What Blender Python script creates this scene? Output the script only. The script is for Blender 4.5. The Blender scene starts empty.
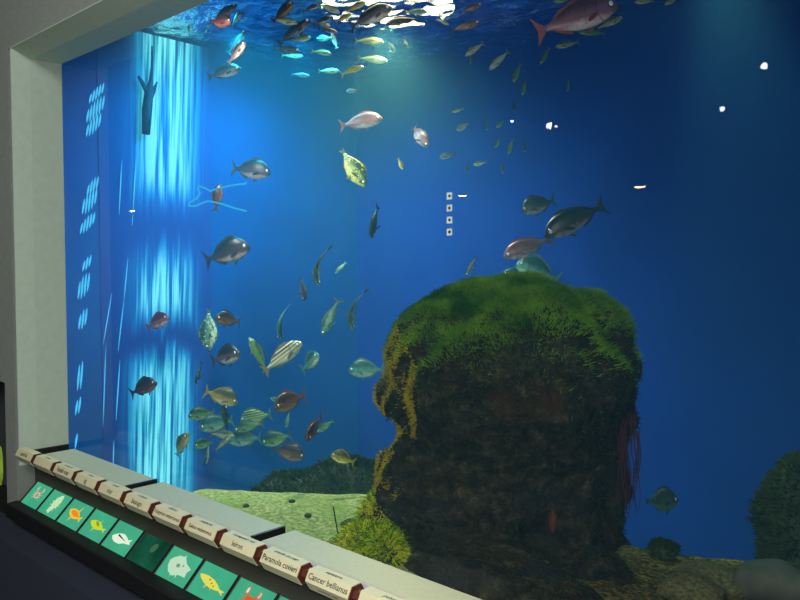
import bpy, bmesh, math, random
from mathutils import Vector, Matrix, noise
random.seed(7)
WIN_E = 1.2; WIN_S = 1.0; PANEL_E = 1.0; LENS_E = 26; SPOT1 = 480; SPOT2 = 220; AREA1 = 340; AREA2 = 6; FLASH = 130; ROOM = 235; FRONT = 360; SCHOOL = 150; EXPO = 0
S = bpy.context.scene
COL = S.collection
F = 760.0
EYE = Vector((0, -1.53, 1.55))
HEAD = math.radians(43.0)            # heading turned from +Y towards -X
PITCH = math.radians(-2.41)
fwd = Vector((-math.sin(HEAD)*math.cos(PITCH), math.cos(HEAD)*math.cos(PITCH), math.sin(PITCH)))
rgt = Vector((math.cos(HEAD), math.sin(HEAD), 0))
upv = rgt.cross(fwd)

def at(px, py, depth):
    return EYE + (fwd + rgt*((px-400)/F) - upv*((py-300)/F))*depth

# ------------------------------------------------------------------ helpers
def lin(c):
    return tuple((x/12.92 if x <= .04045 else ((x+.055)/1.055)**2.4) for x in (v/255 for v in c)) + (1,)

def link_obj(name, data, parent=None):
    o = bpy.data.objects.new(name, data); COL.objects.link(o)
    if parent is not None: o.parent = parent
    return o

def empty(name, loc=(0, 0, 0), parent=None):
    o = link_obj(name, None, parent); o.location = loc; o.empty_display_size = .05
    return o

def tag(o, label=None, cat=None, group=None, kind=None):
    if label: o['label'] = label
    if cat: o['category'] = cat
    if group: o['group'] = group
    if kind: o['kind'] = kind
    return o

def mesh_from(name, verts, faces, mats=(), smooth=False, fm=None):
    me = bpy.data.meshes.new(name)
    me.from_pydata([tuple(v) for v in verts], [], faces)
    for m in mats: me.materials.append(m)
    if smooth: me.polygons.foreach_set('use_smooth', [True]*len(me.polygons))
    if fm: me.polygons.foreach_set('material_index', fm)
    me.update()
    return me

def bm_mesh(name, bm, mats=(), smooth=False):
    bmesh.ops.recalc_face_normals(bm, faces=bm.faces)
    me = bpy.data.meshes.new(name); bm.to_mesh(me); bm.free()
    for m in mats: me.materials.append(m)
    if smooth: me.polygons.foreach_set('use_smooth', [True]*len(me.polygons))
    return me

def box(bm, x0, x1, y0, y1, z0, z1, mi=0, bevel=0):
    r = bmesh.ops.create_cube(bm, size=1)
    vs = r['verts']
    for v in vs:
        v.co = Vector(((x0+x1)/2 + v.co.x*(x1-x0), (y0+y1)/2 + v.co.y*(y1-y0), (z0+z1)/2 + v.co.z*(z1-z0)))
    fs = {f for v in vs for f in v.link_faces}
    for f in fs: f.material_index = mi
    if bevel:
        es = {e for v in vs for e in v.link_edges}
        bmesh.ops.bevel(bm, geom=list(es), offset=bevel, segments=2, affect='EDGES', profile=.5)

def box_obj(name, x0, x1, y0, y1, z0, z1, mat, parent=None, bevel=0):
    bm = bmesh.new(); box(bm, x0, x1, y0, y1, z0, z1, 0, bevel)
    return link_obj(name, bm_mesh(name, bm, [mat]), parent)

def prism(bm, pts, x0, x1, mi=0):
    """closed outline of (y,z) points extruded along X"""
    a = [bm.verts.new((x0, p[0], p[1])) for p in pts]
    b = [bm.verts.new((x1, p[0], p[1])) for p in pts]
    n = len(pts)
    fs = [bm.faces.new(a), bm.faces.new(b[::-1])]
    for i in range(n):
        fs.append(bm.faces.new((a[i], b[i], b[(i+1) % n], a[(i+1) % n])))
    for f in fs: f.material_index = mi
    return fs

def tube(bm, pts, r, n=8, taper=None):
    pts = [Vector(p) for p in pts]
    rings = []
    for i, p in enumerate(pts):
        d = (pts[min(i+1, len(pts)-1)] - pts[max(i-1, 0)]).normalized()
        a = d.orthogonal().normalized() if i == 0 else (rings_a - d*rings_a.dot(d)).normalized()
        rings_a = a
        b = d.cross(a)
        rr = r if taper is None else r*taper[i]
        rings.append([bm.verts.new(p + (a*math.cos(t)+b*math.sin(t))*rr) for t in [2*math.pi*k/n for k in range(n)]])
    for i in range(len(rings)-1):
        for k in range(n):
            bm.faces.new((rings[i][k], rings[i][(k+1) % n], rings[i+1][(k+1) % n], rings[i+1][k]))
    bm.faces.new(rings[0][::-1]); bm.faces.new(rings[-1])

# ------------------------------------------------------------------ materials
class NT:
    def __init__(s, name):
        s.m = bpy.data.materials.new(name); s.m.use_nodes = True
        s.t = s.m.node_tree; s.t.nodes.clear()
        s.out = s.n('ShaderNodeOutputMaterial')
    def n(s, typ, **kw):
        nd = s.t.nodes.new(typ)
        for k, v in kw.items():
            if k.startswith('i_'):
                key = k[2:]
                key = int(key) if key.isdigit() else key.replace('_', ' ')
                s.set(nd.inputs[key], v)
            else: setattr(nd, k, v)
        return nd
    def set(s, sock, v):
        if isinstance(v, bpy.types.NodeSocket): s.t.links.new(v, sock)
        elif isinstance(v, bpy.types.Node): s.t.links.new(v.outputs[0], sock)
        else: sock.default_value = v
    def math(s, op, a, b=None, c=None, clamp=False):
        nd = s.t.nodes.new('ShaderNodeMath'); nd.operation = op; nd.use_clamp = clamp
        s.set(nd.inputs[0], a)
        if b is not None: s.set(nd.inputs[1], b)
        if c is not None: s.set(nd.inputs[2], c)
        return nd.outputs[0]
    def mix(s, fac, a, b):
        nd = s.t.nodes.new('ShaderNodeMix'); nd.data_type = 'RGBA'
        s.set(nd.inputs[0], fac); s.set(nd.inputs[6], a); s.set(nd.inputs[7], b)
        return nd.outputs[2]
    def ramp(s, fac, stops):
        nd = s.t.nodes.new('ShaderNodeValToRGB')
        cr = nd.color_ramp
        while len(cr.elements) < len(stops): cr.elements.new(.5)
        for e, (p, c) in zip(cr.elements, stops):
            e.position = p; e.color = c
        s.set(nd.inputs[0], fac)
        return nd.outputs[0]
    def noise(s, scale, detail=3, vec=None, rough=.55):
        nd = s.t.nodes.new('ShaderNodeTexNoise')
        nd.inputs['Scale'].default_value = scale; nd.inputs['Detail'].default_value = detail
        nd.inputs['Roughness'].default_value = rough
        if vec is not None: s.set(nd.inputs['Vector'], vec)
        return nd.outputs['Fac']
    def bsdf(s, color, rough=.6, metal=0, normal=None, spec=.5):
        b = s.n('ShaderNodeBsdfPrincipled')
        s.set(b.inputs['Base Color'], color); s.set(b.inputs['Roughness'], rough)
        s.set(b.inputs['Metallic'], metal); s.set(b.inputs['Specular IOR Level'], spec)
        if normal is not None: s.set(b.inputs['Normal'], normal)
        s.t.links.new(b.outputs[0], s.out.inputs[0])
        return b
    def bump(s, h, strength=.3, dist=.01):
        b = s.n('ShaderNodeBump'); b.inputs['Strength'].default_value = strength
        b.inputs['Distance'].default_value = dist; s.set(b.inputs['Height'], h)
        return b.outputs[0]

def mat(name, col, rough=.6, metal=0, var=.15, scale=8, bump=.0, spec=.5):
    t = NT(name); co = t.n('ShaderNodeTexCoord').outputs['Object']
    c = lin(col); nz = t.noise(scale, 4, co)
    d = tuple(x*(1-var) for x in c[:3])+(1,); l = tuple(min(1, x*(1+var)) for x in c[:3])+(1,)
    t.bsdf(t.ramp(nz, [(.3, d), (.7, l)]), rough, metal, t.bump(nz, bump) if bump else None, spec)
    return t.m

def emit(name, col, strength, var=0, scale=5):
    t = NT(name); e = t.n('ShaderNodeEmission')
    if var:
        co = t.n('ShaderNodeTexCoord').outputs['Object']; c = lin(col)
        nz = t.noise(scale, 2, co)
        t.set(e.inputs[0], t.ramp(nz, [(.25, tuple(x*(1-var) for x in c[:3])+(1,)), (.75, c)]))
    else: e.inputs[0].default_value = lin(col)
    e.inputs[1].default_value = strength
    t.t.links.new(e.outputs[0], t.out.inputs[0])
    return t.m

M = {}
M['trim'] = mat('cream_trim_paint', (190, 206, 192), .55, var=.04, scale=30, bump=.05)
M['wall'] = mat('grey_wall_paint', (136, 140, 138), .8, var=.08, scale=40, bump=.1)
M['room'] = mat('dark_room_paint', (60, 62, 66), .9)
M['carpet'] = mat('navy_carpet', (34, 40, 60), .95, var=.3, scale=120, bump=.4)
M['board'] = mat('grey_laminate', (186, 184, 158), .45, var=.04, scale=60)
M['edge'] = mat('pale_edge_strip', (178, 176, 190), .35, var=.03)
M['black'] = mat('black_plastic', (20, 20, 23), .5)
M['console'] = mat('dark_brown_metal', (66, 62, 57), .5, var=.1)
M['cream'] = mat('cream_plastic', (214, 206, 172), .5, var=.05, scale=20)
M['redwood'] = mat('red_brown_wood', (84, 38, 26), .5, var=.3, scale=25)
M['ink'] = mat('black_ink', (25, 25, 30), .7)
M['steel'] = mat('brushed_steel', (170, 172, 168), .3, .9)
# ------------------------------------------------------------------ camera
cd = bpy.data.cameras.new('camera'); cam = link_obj('camera', cd)
cd.sensor_width = 36; cd.lens = 36*F/800; cd.clip_start = .02
cam.matrix_world = Matrix.Translation(EYE) @ Matrix((rgt, upv, -fwd)).transposed().to_4x4()
S.camera = cam

# ------------------------------------------------------------------ shell and window
GX = -3.56           # left edge of the glass
Z0, Z1 = .71, 2.49   # bottom and top of the glass
XR = 1.6             # right edge
LW = -5.98           # tank left wall
BW = 4.2             # tank back wall
WS = 3.55            # water surface
FY = -.22            # front of the wall

def struct(o): o['kind'] = 'structure'; return o

# front wall with the window opening, as three solid pieces joined in one mesh
bm = bmesh.new()
box(bm, -3.722, GX-.04, FY, 0, 0, 1.02); box(bm, -4.6, GX-.04, FY, 0, 1.02, 4.3)
struct(link_obj('wall_left', bm_mesh('wall_left', bm, [M['wall']])))
bm = bmesh.new(); box(bm, GX-.04, XR+1.5, FY, 0, Z1+.03, 4.3)
struct(link_obj('wall_front', bm_mesh('wall_front', bm, [M['wall']])))
bm = bmesh.new(); box(bm, GX-.04, XR+1.5, -.05, 0, 0, Z0-.03); box(bm, XR, XR+1.5, FY, 0, Z0-.03, Z1+.03)
struct(link_obj('wall_lower', bm_mesh('wall_lower', bm, [M['room']])))
# jamb and lintel: straight reveal then a splayed lip
def extr(name, sect, axis, a0, a1, m):
    bm = bmesh.new()
    A, B = [], []
    for (u, y) in sect:
        A.append(bm.verts.new((u, y, a0[0]) if axis == 'z' else (a0[0], y, u)))
        B.append(bm.verts.new((u, y, a1[0]) if axis == 'z' else (a1[0], y, u)))
    n = len(sect)
    bm.faces.new(A); bm.faces.new(B[::-1])
    for i in range(n): bm.faces.new((A[i], B[i], B[(i+1) % n], A[(i+1) % n]))
    return struct(link_obj(name, bm_mesh(name, bm, [m])))
extr('trim_1', [(GX, 0), (GX, -.14), (GX-.006, FY-.001), (GX-.0095, FY-.001), (GX-.045, -.05), (GX-.045, 0)], 'z', (.66,), (Z1+.03,), M['trim'])
extr('trim_2', [(Z1, 0), (Z1-.006, -.14), (Z1+.028, FY-.001), (Z1+.0315, FY-.001), (Z1+.06, -.05), (Z1+.06, 0)], 'x', (GX-.018,), (XR,), M['trim'])
extr('trim_3', [(XR, 0), (XR, -.14), (XR+.02, FY-.002), (XR+.04, FY-.002), (XR+.04, 0)], 'z', (.66,), (Z1+.03,), M['trim'])
struct(box_obj('trim_4', GX-.018, XR, -.05, -.001, Z0-.035, Z0-.024, M['black']))

# glass
t = NT('window_glass')
fr = t.n('ShaderNodeFresnel', i_IOR=1.45)
gl = t.n('ShaderNodeBsdfGlossy', i_Roughness=.0); tr = t.n('ShaderNodeBsdfTransparent')
mx = t.n('ShaderNodeMixShader'); ge = t.n('ShaderNodeNewGeometry'); t.set(mx.inputs[0], t.math('MULTIPLY', t.math('MULTIPLY', fr.outputs[0], .6), t.math('SUBTRACT', 1, ge.outputs['Backfacing']))); t.set(mx.inputs[1], tr.outputs[0]); t.set(mx.inputs[2], gl.outputs[0])
t.t.links.new(mx.outputs[0], t.out.inputs[0]); M['glass'] = t.m
struct(box_obj('window_1', GX-.3, XR+.3, .001, .02, Z0-.1, Z1+.2, M['glass']))

# room behind the camera
struct(box_obj('floor', -9, 5, -7, 0.0, -.1, 0, M['carpet']))
struct(box_obj('ceiling', -9, 5, -7, FY, 4.2, 4.3, M['room']))
struct(box_obj('wall_back', -9, 5, -7.1, -7, 0, 4.3, M['room']))
struct(box_obj('wall_right', 5, 5.1, -7, 0, 0, 4.3, M['room']))
struct(box_obj('wall_end', -9.1, -9, -7, 0, 0, 4.3, M['room']))
struct(box_obj('added_dark_panel_front', -4.6, XR, FY-.14, FY-.0, 0, .40, M['carpet']))  # added navy panel darkening the wall foot below the console
struct(box_obj('wall_side', -9, -3.75, -.03, -.001, 0, 4.3, M['room']))

# tank shell
t = NT('blue_tank_paint'); co = t.n('ShaderNodeTexCoord').outputs['Object']
nz = t.noise(.8, 3, co)
t.bsdf(t.ramp(nz, [(.3, lin((5, 80, 158))), (.7, lin((8, 94, 176)))]), .8, spec=.1); M['tank'] = t.m
t = NT('shaded_tank_paint'); co = t.n('ShaderNodeTexCoord').outputs['Object']
nz = t.noise(.8, 3, co)
t.bsdf(t.ramp(nz, [(.3, lin((8, 52, 148))), (.7, lin((11, 64, 166)))]), .8, spec=.1); M['tank_rear'] = t.m  # rear wall's weaker light is put into a darker second paint
struct(box_obj('wall_tank_rear', LW-.1, 3.1, BW, BW+.1, -1.6, WS+1.6, M['tank_rear']))
struct(box_obj('wall_tank_left', LW-.1, LW, .05, BW, -1.6, WS+1.6, M['tank']))
struct(box_obj('wall_tank_right', 3, 3.1, .05, BW, -1.6, WS+1.6, M['tank']))
struct(box_obj('ceiling_tank', LW-.1, 3.1, .05, BW, WS+1.5, WS+1.6, M['room']))
struct(box_obj('wall_tank_front', LW-.1, GX-.29, .021, .05, -1.6, WS+1.6, M['tank']))
struct(box_obj('wall_tank_base', LW-.1, 3.1, .021, .08, -1.6, Z0-.09, M['tank']))

# ------------------------------------------------------------------ water
t = NT('sea_water')
sc_ = t.n('ShaderNodeVolumeScatter'); sc_.inputs['Color'].default_value = (.18, .68, 1, 1)
sc_.inputs['Density'].default_value = .038; sc_.inputs['Anisotropy'].default_value = .2
ab = t.n('ShaderNodeVolumeAbsorption'); ab.inputs['Color'].default_value = (.2, .66, .95, 1); ab.inputs['Density'].default_value = .055
ad = t.n('ShaderNodeAddShader'); t.set(ad.inputs[0], sc_.outputs[0]); t.set(ad.inputs[1], ab.outputs[0])
t.t.links.new(ad.outputs[0], t.out.inputs['Volume']); M['water'] = t.m
w = box_obj('water', LW+.001, 2.99, .085, BW-.001, -1.59, WS-.05, M['water'])
tag(w, 'clear blue sea water filling the tank behind the glass', 'water', kind='stuff')
# rippled surface
t = NT('water_surface'); co = t.n('ShaderNodeTexCoord').outputs['Object']
fr = t.n('ShaderNodeFresnel', i_IOR=1.33)
gl = t.n('ShaderNodeBsdfGlossy', i_Roughness=.15); gl.inputs[0].default_value = (.95, 1, 1, 1)
tr = t.n('ShaderNodeBsdfRefraction'); tr.inputs['IOR'].default_value = .9; tr.inputs['Roughness'].default_value = 0
lw_ = t.n('ShaderNodeLayerWeight', i_Blend=.5)
bz = t.bump(t.noise(6, 4, co), .6, .14); t.set(gl.inputs['Normal'], bz); t.set(tr.inputs['Normal'], bz)
fac = t.math('MULTIPLY_ADD', lw_.outputs['Facing'], 1.0, .32, clamp=True)
mx = t.n('ShaderNodeMixShader'); t.set(mx.inputs[0], fac); t.set(mx.inputs[1], tr.outputs[0]); t.set(mx.inputs[2], gl.outputs[0])
t.t.links.new(mx.outputs[0], t.out.inputs[0]); M['surface'] = t.m
vs, fs = [], []
NX, NY = 300, 150
for j in range(NY+1):
    for i in range(NX+1):
        x = LW+.002 + (3-LW-.004)*i/NX; y = .09 + (BW-.1)*j/NY
        z = WS + .025*noise.noise(Vector((x*3.2, y*3.2, 0))) + .02*noise.noise(Vector((x*9, y*9, 3)))
        vs.append((x, y, z))
for j in range(NY):
    for i in range(NX):
        a = j*(NX+1)+i; fs.append((a, a+1, a+NX+2, a+NX+1))
o = link_obj('water_surface', mesh_from('water_surface', vs, fs, [M['surface']], True))
tag(o, 'rippling surface of the tank water with bright broken glints', 'water surface', kind='stuff')
# ------------------------------------------------------------------ lit side window of the tank
def side(px, py, x=LW):
    d = (fwd + rgt*((px-400)/F) - upv*((py-300)/F)); k = (x-EYE.x)/d.x
    return EYE + d*k
t = NT('daylit_window'); co = t.n('ShaderNodeTexCoord').outputs['Object']
sx = t.n('ShaderNodeSeparateXYZ'); t.set(sx.inputs[0], co)
Y, Z = sx.outputs[1], sx.outputs[2]
ys = t.math('SUBTRACT', Y, t.math('MULTIPLY', Z, .035))       # the streaks lean
yc = t.math('SUBTRACT', ys, 1.84)
# streak texture: fine across, long along
cv = t.n('ShaderNodeCombineXYZ'); t.set(cv.inputs[1], t.math('MULTIPLY', ys, 1.0)); t.set(cv.inputs[2], t.math('MULTIPLY', Z, .035))
n1 = t.noise(26, 2, cv.outputs[0], .6)
st = t.math('MULTIPLY', t.math('SUBTRACT', n1, .36, clamp=True), 5.0, clamp=True)
cv2 = t.n('ShaderNodeCombineXYZ'); t.set(cv2.inputs[1], t.math('MULTIPLY', ys, 9.0)); t.set(cv2.inputs[2], t.math('MULTIPLY', Z, 1.3))
n2 = t.noise(1.0, 2, cv2.outputs[0])
# long bands with dark pauses at about 1.9, .93 and -.5
zz = t.math('ADD', Z, t.math('MULTIPLY', t.math('SUBTRACT', n2, .5), .55))
def gap(c, w):
    a = t.math('DIVIDE', t.math('SUBTRACT', zz, c), w)
    return t.math('SUBTRACT', 1.0, t.math('POWER', 2.718, t.math('MULTIPLY', t.math('MULTIPLY', a, a), -1.0)))
g = t.math('MULTIPLY', t.math('MULTIPLY', gap(1.90, .24), gap(.93, .16)), 1.0)
edge = t.math('DIVIDE', yc, .33); edge = t.math('MULTIPLY', edge, edge); edge = t.math('MULTIPLY', edge, edge)
env = t.math('POWER', 2.718, t.math('MULTIPLY', edge, -1.0))
core = t.math('MULTIPLY_ADD', st, .62, .34)
val = t.math('MULTIPLY', t.math('MULTIPLY', core, env), t.math('MULTIPLY_ADD', g, .93, .07))
em = t.n('ShaderNodeEmission')
t.set(em.inputs[0], t.ramp(val, [(0, lin((6, 60, 150))), (.5, lin((20, 168, 205))), (1, lin((125, 245, 235)))]))
t.set(em.inputs[1], t.math('MULTIPLY_ADD', val, WIN_E, .0))
df = t.n('ShaderNodeBsdfPrincipled'); df.inputs['Base Color'].default_value = lin((20, 66, 156)); df.inputs['Roughness'].default_value = .7
ads = t.n('ShaderNodeAddShader'); t.set(ads.inputs[0], df.outputs[0]); t.set(ads.inputs[1], em.outputs[0])
t.t.links.new(ads.outputs[0], t.out.inputs[0]); M['daylit'] = t.m
struct(box_obj('window_2', LW, LW+.008, 1.32, 2.36, -1.5, WS-.03, M['daylit']))
# narrow streaks of light beside it, each built as a glowing spindle
M['light_streak'] = emit('streak_glow', (70, 190, 235), 1.25*WIN_S)
def spindle(bm, p0, p1, w):
    a, b = side(*p0, LW+.02), side(*p1, LW+.02)
    wv = Vector((0, w/2*6.4/760, 0)); n = 8
    L, R = [], []
    for i in range(n+1):
        q = a.lerp(b, i/n); s = math.sin(math.pi*min(max(i/n, .03), .97))**.6
        L.append(bm.verts.new(q-wv*s)); R.append(bm.verts.new(q+wv*s))
    for i in range(n): bm.faces.new((L[i], R[i], R[i+1], L[i+1]))
bm = bmesh.new()
for a, b, w_ in [((122, 160), (119, 215), 1.3), ((136, 160), (133, 212), 1.3), ((133, 214), (132, 226), .8), ((128, 258), (124, 300), 1.2), ((112, 293), (103, 345), 1.1), ((106, 345), (103, 425), 1.0), ((124, 300), (118, 352), 1.2), ((120, 360), (116, 420), 1.3), ((114, 440), (113, 470), 1.0)]:
    spindle(bm, a, b, w_)
for cx, cy, n_, h in [(97, 92, 5, 14), (96, 108, 6, 20), (94, 124, 5, 18), (93, 185, 4, 16), (90, 200, 5, 22), (88, 222, 5, 16), (87, 262, 3, 14), (84, 285, 4, 24), (83, 318, 3, 20), (80, 375, 2, 30), (78, 405, 2, 18), (76, 440, 1, 16)]:
    for k in range(n_):
        x = cx - (n_-1)*1.7 + k*3.1; y = cy - (k-n_/2)*2.6
        hh = h*(.55+.45*math.sin(math.pi*(k+.6)/(n_+.4))); spindle(bm, (x+1.3, y-hh/2), (x-.9, y+hh/2), 2.0)
o = link_obj('light_streaks', bm_mesh('light_streaks', bm, [M['light_streak']])); struct(o)
# forked branch in front of the lit window
bm = bmesh.new()
P = lambda x, y: side(x, y, LW+.06)
tube(bm, [P(152, 46), P(152, 66), P(151, 80), P(149, 92), P(147, 110), P(146, 134)], .022, 8, [.3, .45, .8, 1.7, 2.0, 1.6])
tube(bm, [P(138, 76), P(142, 82), P(146, 90), P(148, 96)], .016, 8, [.6, 1.1, 1.2, 1.1])
tube(bm, [P(157, 82), P(154, 90), P(151, 97)], .016, 8, [.4, 1.1, 1.3])
M['weed_dark'] = mat('dark_weed', (12, 44, 84), .7)
o = link_obj('forked_branch', bm_mesh('forked_branch', bm, [M['weed_dark']], True))
tag(o, 'dark forked branch against the bright cyan window at upper left', 'branch')

# ------------------------------------------------------------------ sill boards
def board(x0, x1, lab):
    r = empty('sill_board', ((x0+x1)/2, -.065, Z0)); tag(r, lab, 'board', 'sill boards under the glass')
    bm = bmesh.new()
    box(bm, -(x1-x0)/2, (x1-x0)/2, -.066, .064, -.022, 0, 0, .003)
    link_obj('board_top', bm_mesh('board_top', bm, [M['board']]), r)
    bm = bmesh.new(); box(bm, -(x1-x0)/2, (x1-x0)/2, -.074, -.0661, -.024, -.001, 0, .003)
    link_obj('edge_strip', bm_mesh('edge_strip', bm, [M['edge']]), r)
    bm = bmesh.new(); box(bm, (x1-x0)/2, (x1-x0)/2+.012, -.066, .063, -.03, .002, 0, .001)
    link_obj('end_bracket', bm_mesh('end_bracket', bm, [M['black']]), r)
for x0, x1, lab in [(-3.50, -2.755, 'grey sill board below the glass, nearest the left wall corner'),
                    (-2.70, -1.945, 'grey sill board below the glass, between the first and third boards'),
                    (-1.89, -1.135, 'grey sill board below the glass, in front of the algae clump and rock foot'),
                    (-1.08, -.325, 'grey sill board at the bottom edge of the picture')]:
    board(x0, x1, lab)
box_ = box_obj('sill_bracket', GX+.002, GX+.012, -.16, -.005, Z0-.03, Z0+.014, M['black'])
tag(box_, 'thin black bracket lying against the foot of the white window jamb', 'bracket')

# ------------------------------------------------------------------ console with picture panels
CY = -1.53
def dh(d, h): return (CY+d, 1.55-h)
con = empty('picture_console', (0, -.2, 0)); tag(con, 'long dark console with a row of backlit green sea creature pictures', 'display console')
def cons(name, pts, x0, x1, m):
    bm = bmesh.new(); prism(bm, [(p[0]+.2, p[1]) for p in pts], x0, x1)
    return link_obj(name, bm_mesh(name, bm, [m]), con)
A = dh(1.375, .965); B = dh(1.295, 1.045)
XE = -.9
cons('body', [(-.052, Z0-.04), (dh(1.372, .86)), A, (A[0], A[1]-.012), (B[0], B[1]-.012), dh(1.25, 1.05), dh(1.25, 1.10), dh(1.33, 1.13), dh(1.40, 1.30), (-.052, .2)], GX+.0, XE, M['console'])
cons('lower_rail', [dh(1.297, 1.043), dh(1.25, 1.046), dh(1.245, 1.052), dh(1.245, 1.105), dh(1.297, 1.08)], GX+.0, XE, M['black'])
sl = Vector((0, B[0]-A[0], B[1]-A[1])); sln = sl.normalized(); nrm = Vector((0, -sln.z, sln.y)); 
if nrm.z < 0: nrm = -nrm
def on_panel(u, v, lift=0):    # u along X (world), v 0 top .. 1 bottom
    p = Vector((u, A[0]+.2, A[1])) + sl*v + nrm*lift
    return p
teal = (70, 178, 138)
M['panel'] = emit('backlit_panel', teal, 1.0*PANEL_E, .18, 9)
M['panel_dim'] = emit('backlit_panel_dim', (30, 100, 75), .75*PANEL_E, .75, 7)
def ell(cx, cy, rx, ry, n=14, a=0):
    return [(cx+rx*math.cos(t)*math.cos(a)-ry*math.sin(t)*math.sin(a), cy+rx*math.cos(t)*math.sin(a)+ry*math.sin(t)*math.cos(a)) for t in [2*math.pi*k/n for k in range(n)]]
def fishpts(cx, cy, l, h, a=0, tail=.3):
    o = []
    prof = [(.5, 0), (.42, .25), (.25, .45), (0, .5), (-.2, .3), (-.32, .1), (-.5, tail), (-.44, 0), (-.5, -tail), (-.32, -.1), (-.2, -.3), (0, -.5), (.25, -.42), (.42, -.2)]
    for x, y in prof:
        x *= l; y *= h
        o.append((cx+x*math.cos(a)-y*math.sin(a), cy+x*math.sin(a)+y*math.cos(a)))
    return o
def leg(x0, y0, x1, y1, w):
    dx, dy = x1-x0, y1-y0; k = w/math.hypot(dx, dy)
    return [(x0-dy*k, y0+dx*k), (x0+dy*k, y0-dx*k), (x1, y1)]
def crab(cx, cy, s):
    L = [ell(cx, cy, .2*s, .17*s)]
    for k in range(4):
        for sgn in (-1, 1):
            a = -.6+k*.42
            x, y = cx+sgn*.15*s*math.cos(a), cy+.12*s*math.sin(a)
            L.append(leg(x, y, cx+sgn*.46*s*math.cos(a), cy+.42*s*math.sin(a), .03*s))
    for sgn in (-1, 1):
        L.append(ell(cx+sgn*.26*s, cy+.32*s, .05*s, .13*s, a=sgn*.3)); L.append(leg(cx+sgn*.12*s, cy+.1*s, cx+sgn*.27*s, cy+.42*s, .035*s))
    return L
pics = [
 ('crab_picture', [(crab(.5, .5, .95), (206, 190, 160)), ([ell(.5, .5, .12, .1), ell(.34, .7, .07, .06), ell(.66, .68, .06, .06)], (168, 150, 118))], 'beige crab picture'),
 ('lobster_picture', [([fishpts(.52, .52, 1.0, .5, 1.25, .22)] + [leg(.5, .5, .5+.42*math.cos(a), .5+.4*math.sin(a), .045) for a in (0, .5, 2.2, 2.8, 3.4, 4.0, 5.2, 5.8)], (196, 226, 176))], 'pale spiny crustacean picture'),
 ('orange_fish_picture', [([fishpts(.5, .5, 1.15, .4, 2.95, .35), leg(.55, .5, .7, .95, .07), leg(.4, .5, .25, .1, .08)], (238, 196, 60)), ([fishpts(.5, .52, .8, .24, 2.95, .1)], (236, 140, 30))], 'orange fish picture'),
 ('yellow_fish_picture', [([fishpts(.5, .5, 1.2, .34, 3.02, .3), leg(.4, .5, .3, .15, .07), leg(.5, .5, .6, .8, .05)], (196, 216, 50)), ([ell(.42, .57, .18, .06, a=-.4)], (130, 160, 40))], 'yellow green fish picture'),
 ('white_fish_picture', [([fishpts(.5, .46, 1.2, .42, 3.2, .25)], (226, 240, 214)), ([leg(.2, .56, .85, .42, .04)], (20, 80, 60))], 'white fish picture with dark back'),
 ('dim_picture', [([ell(.62, .68, .14, .2, a=-.4)], (90, 140, 100))], 'faint picture on a dark panel'),
 ('bream_picture', [([fishpts(.5, .5, 1.15, .75, 3.0, .22), leg(.45, .75, .55, .95, .1), leg(.4, .3, .35, .05, .06), leg(.6, .3, .66, .08, .06)], (190, 222, 190)), ([ell(.45, .52, .1, .07), ell(.68, .58, .04, .04)], (110, 160, 130))], 'silver bream picture'),
 ('shark_picture', [([fishpts(.5, .48, 1.4, .3, 2.95, .25), leg(.35, .5, .28, .22, .06), leg(.5, .5, .6, .25, .05)], (226, 218, 90)), ([ell(.35, .57, .05, .03), ell(.5, .49, .05, .03), ell(.63, .43, .04, .03)], (170, 150, 50))], 'yellow spotted shark picture'),
 ('red_crab_picture', [(crab(.5, .5, 1.0), (220, 90, 40)), ([ell(.24, .8, .05, .1), ell(.76, .8, .05, .1)], (235, 220, 190))], 'red crab picture'),
 ('grey_fish_picture', [([fishpts(.5, .5, .9, .4, 3.0, .3)], (190, 200, 180))], None),
 ('plain_fish_picture', [([fishpts(.5, .5, .9, .4, 3.0, .3)], (190, 190, 150))], None),
]
xs = [-3.525] + [-3.345+.1975*k for k in range(12)]
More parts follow.
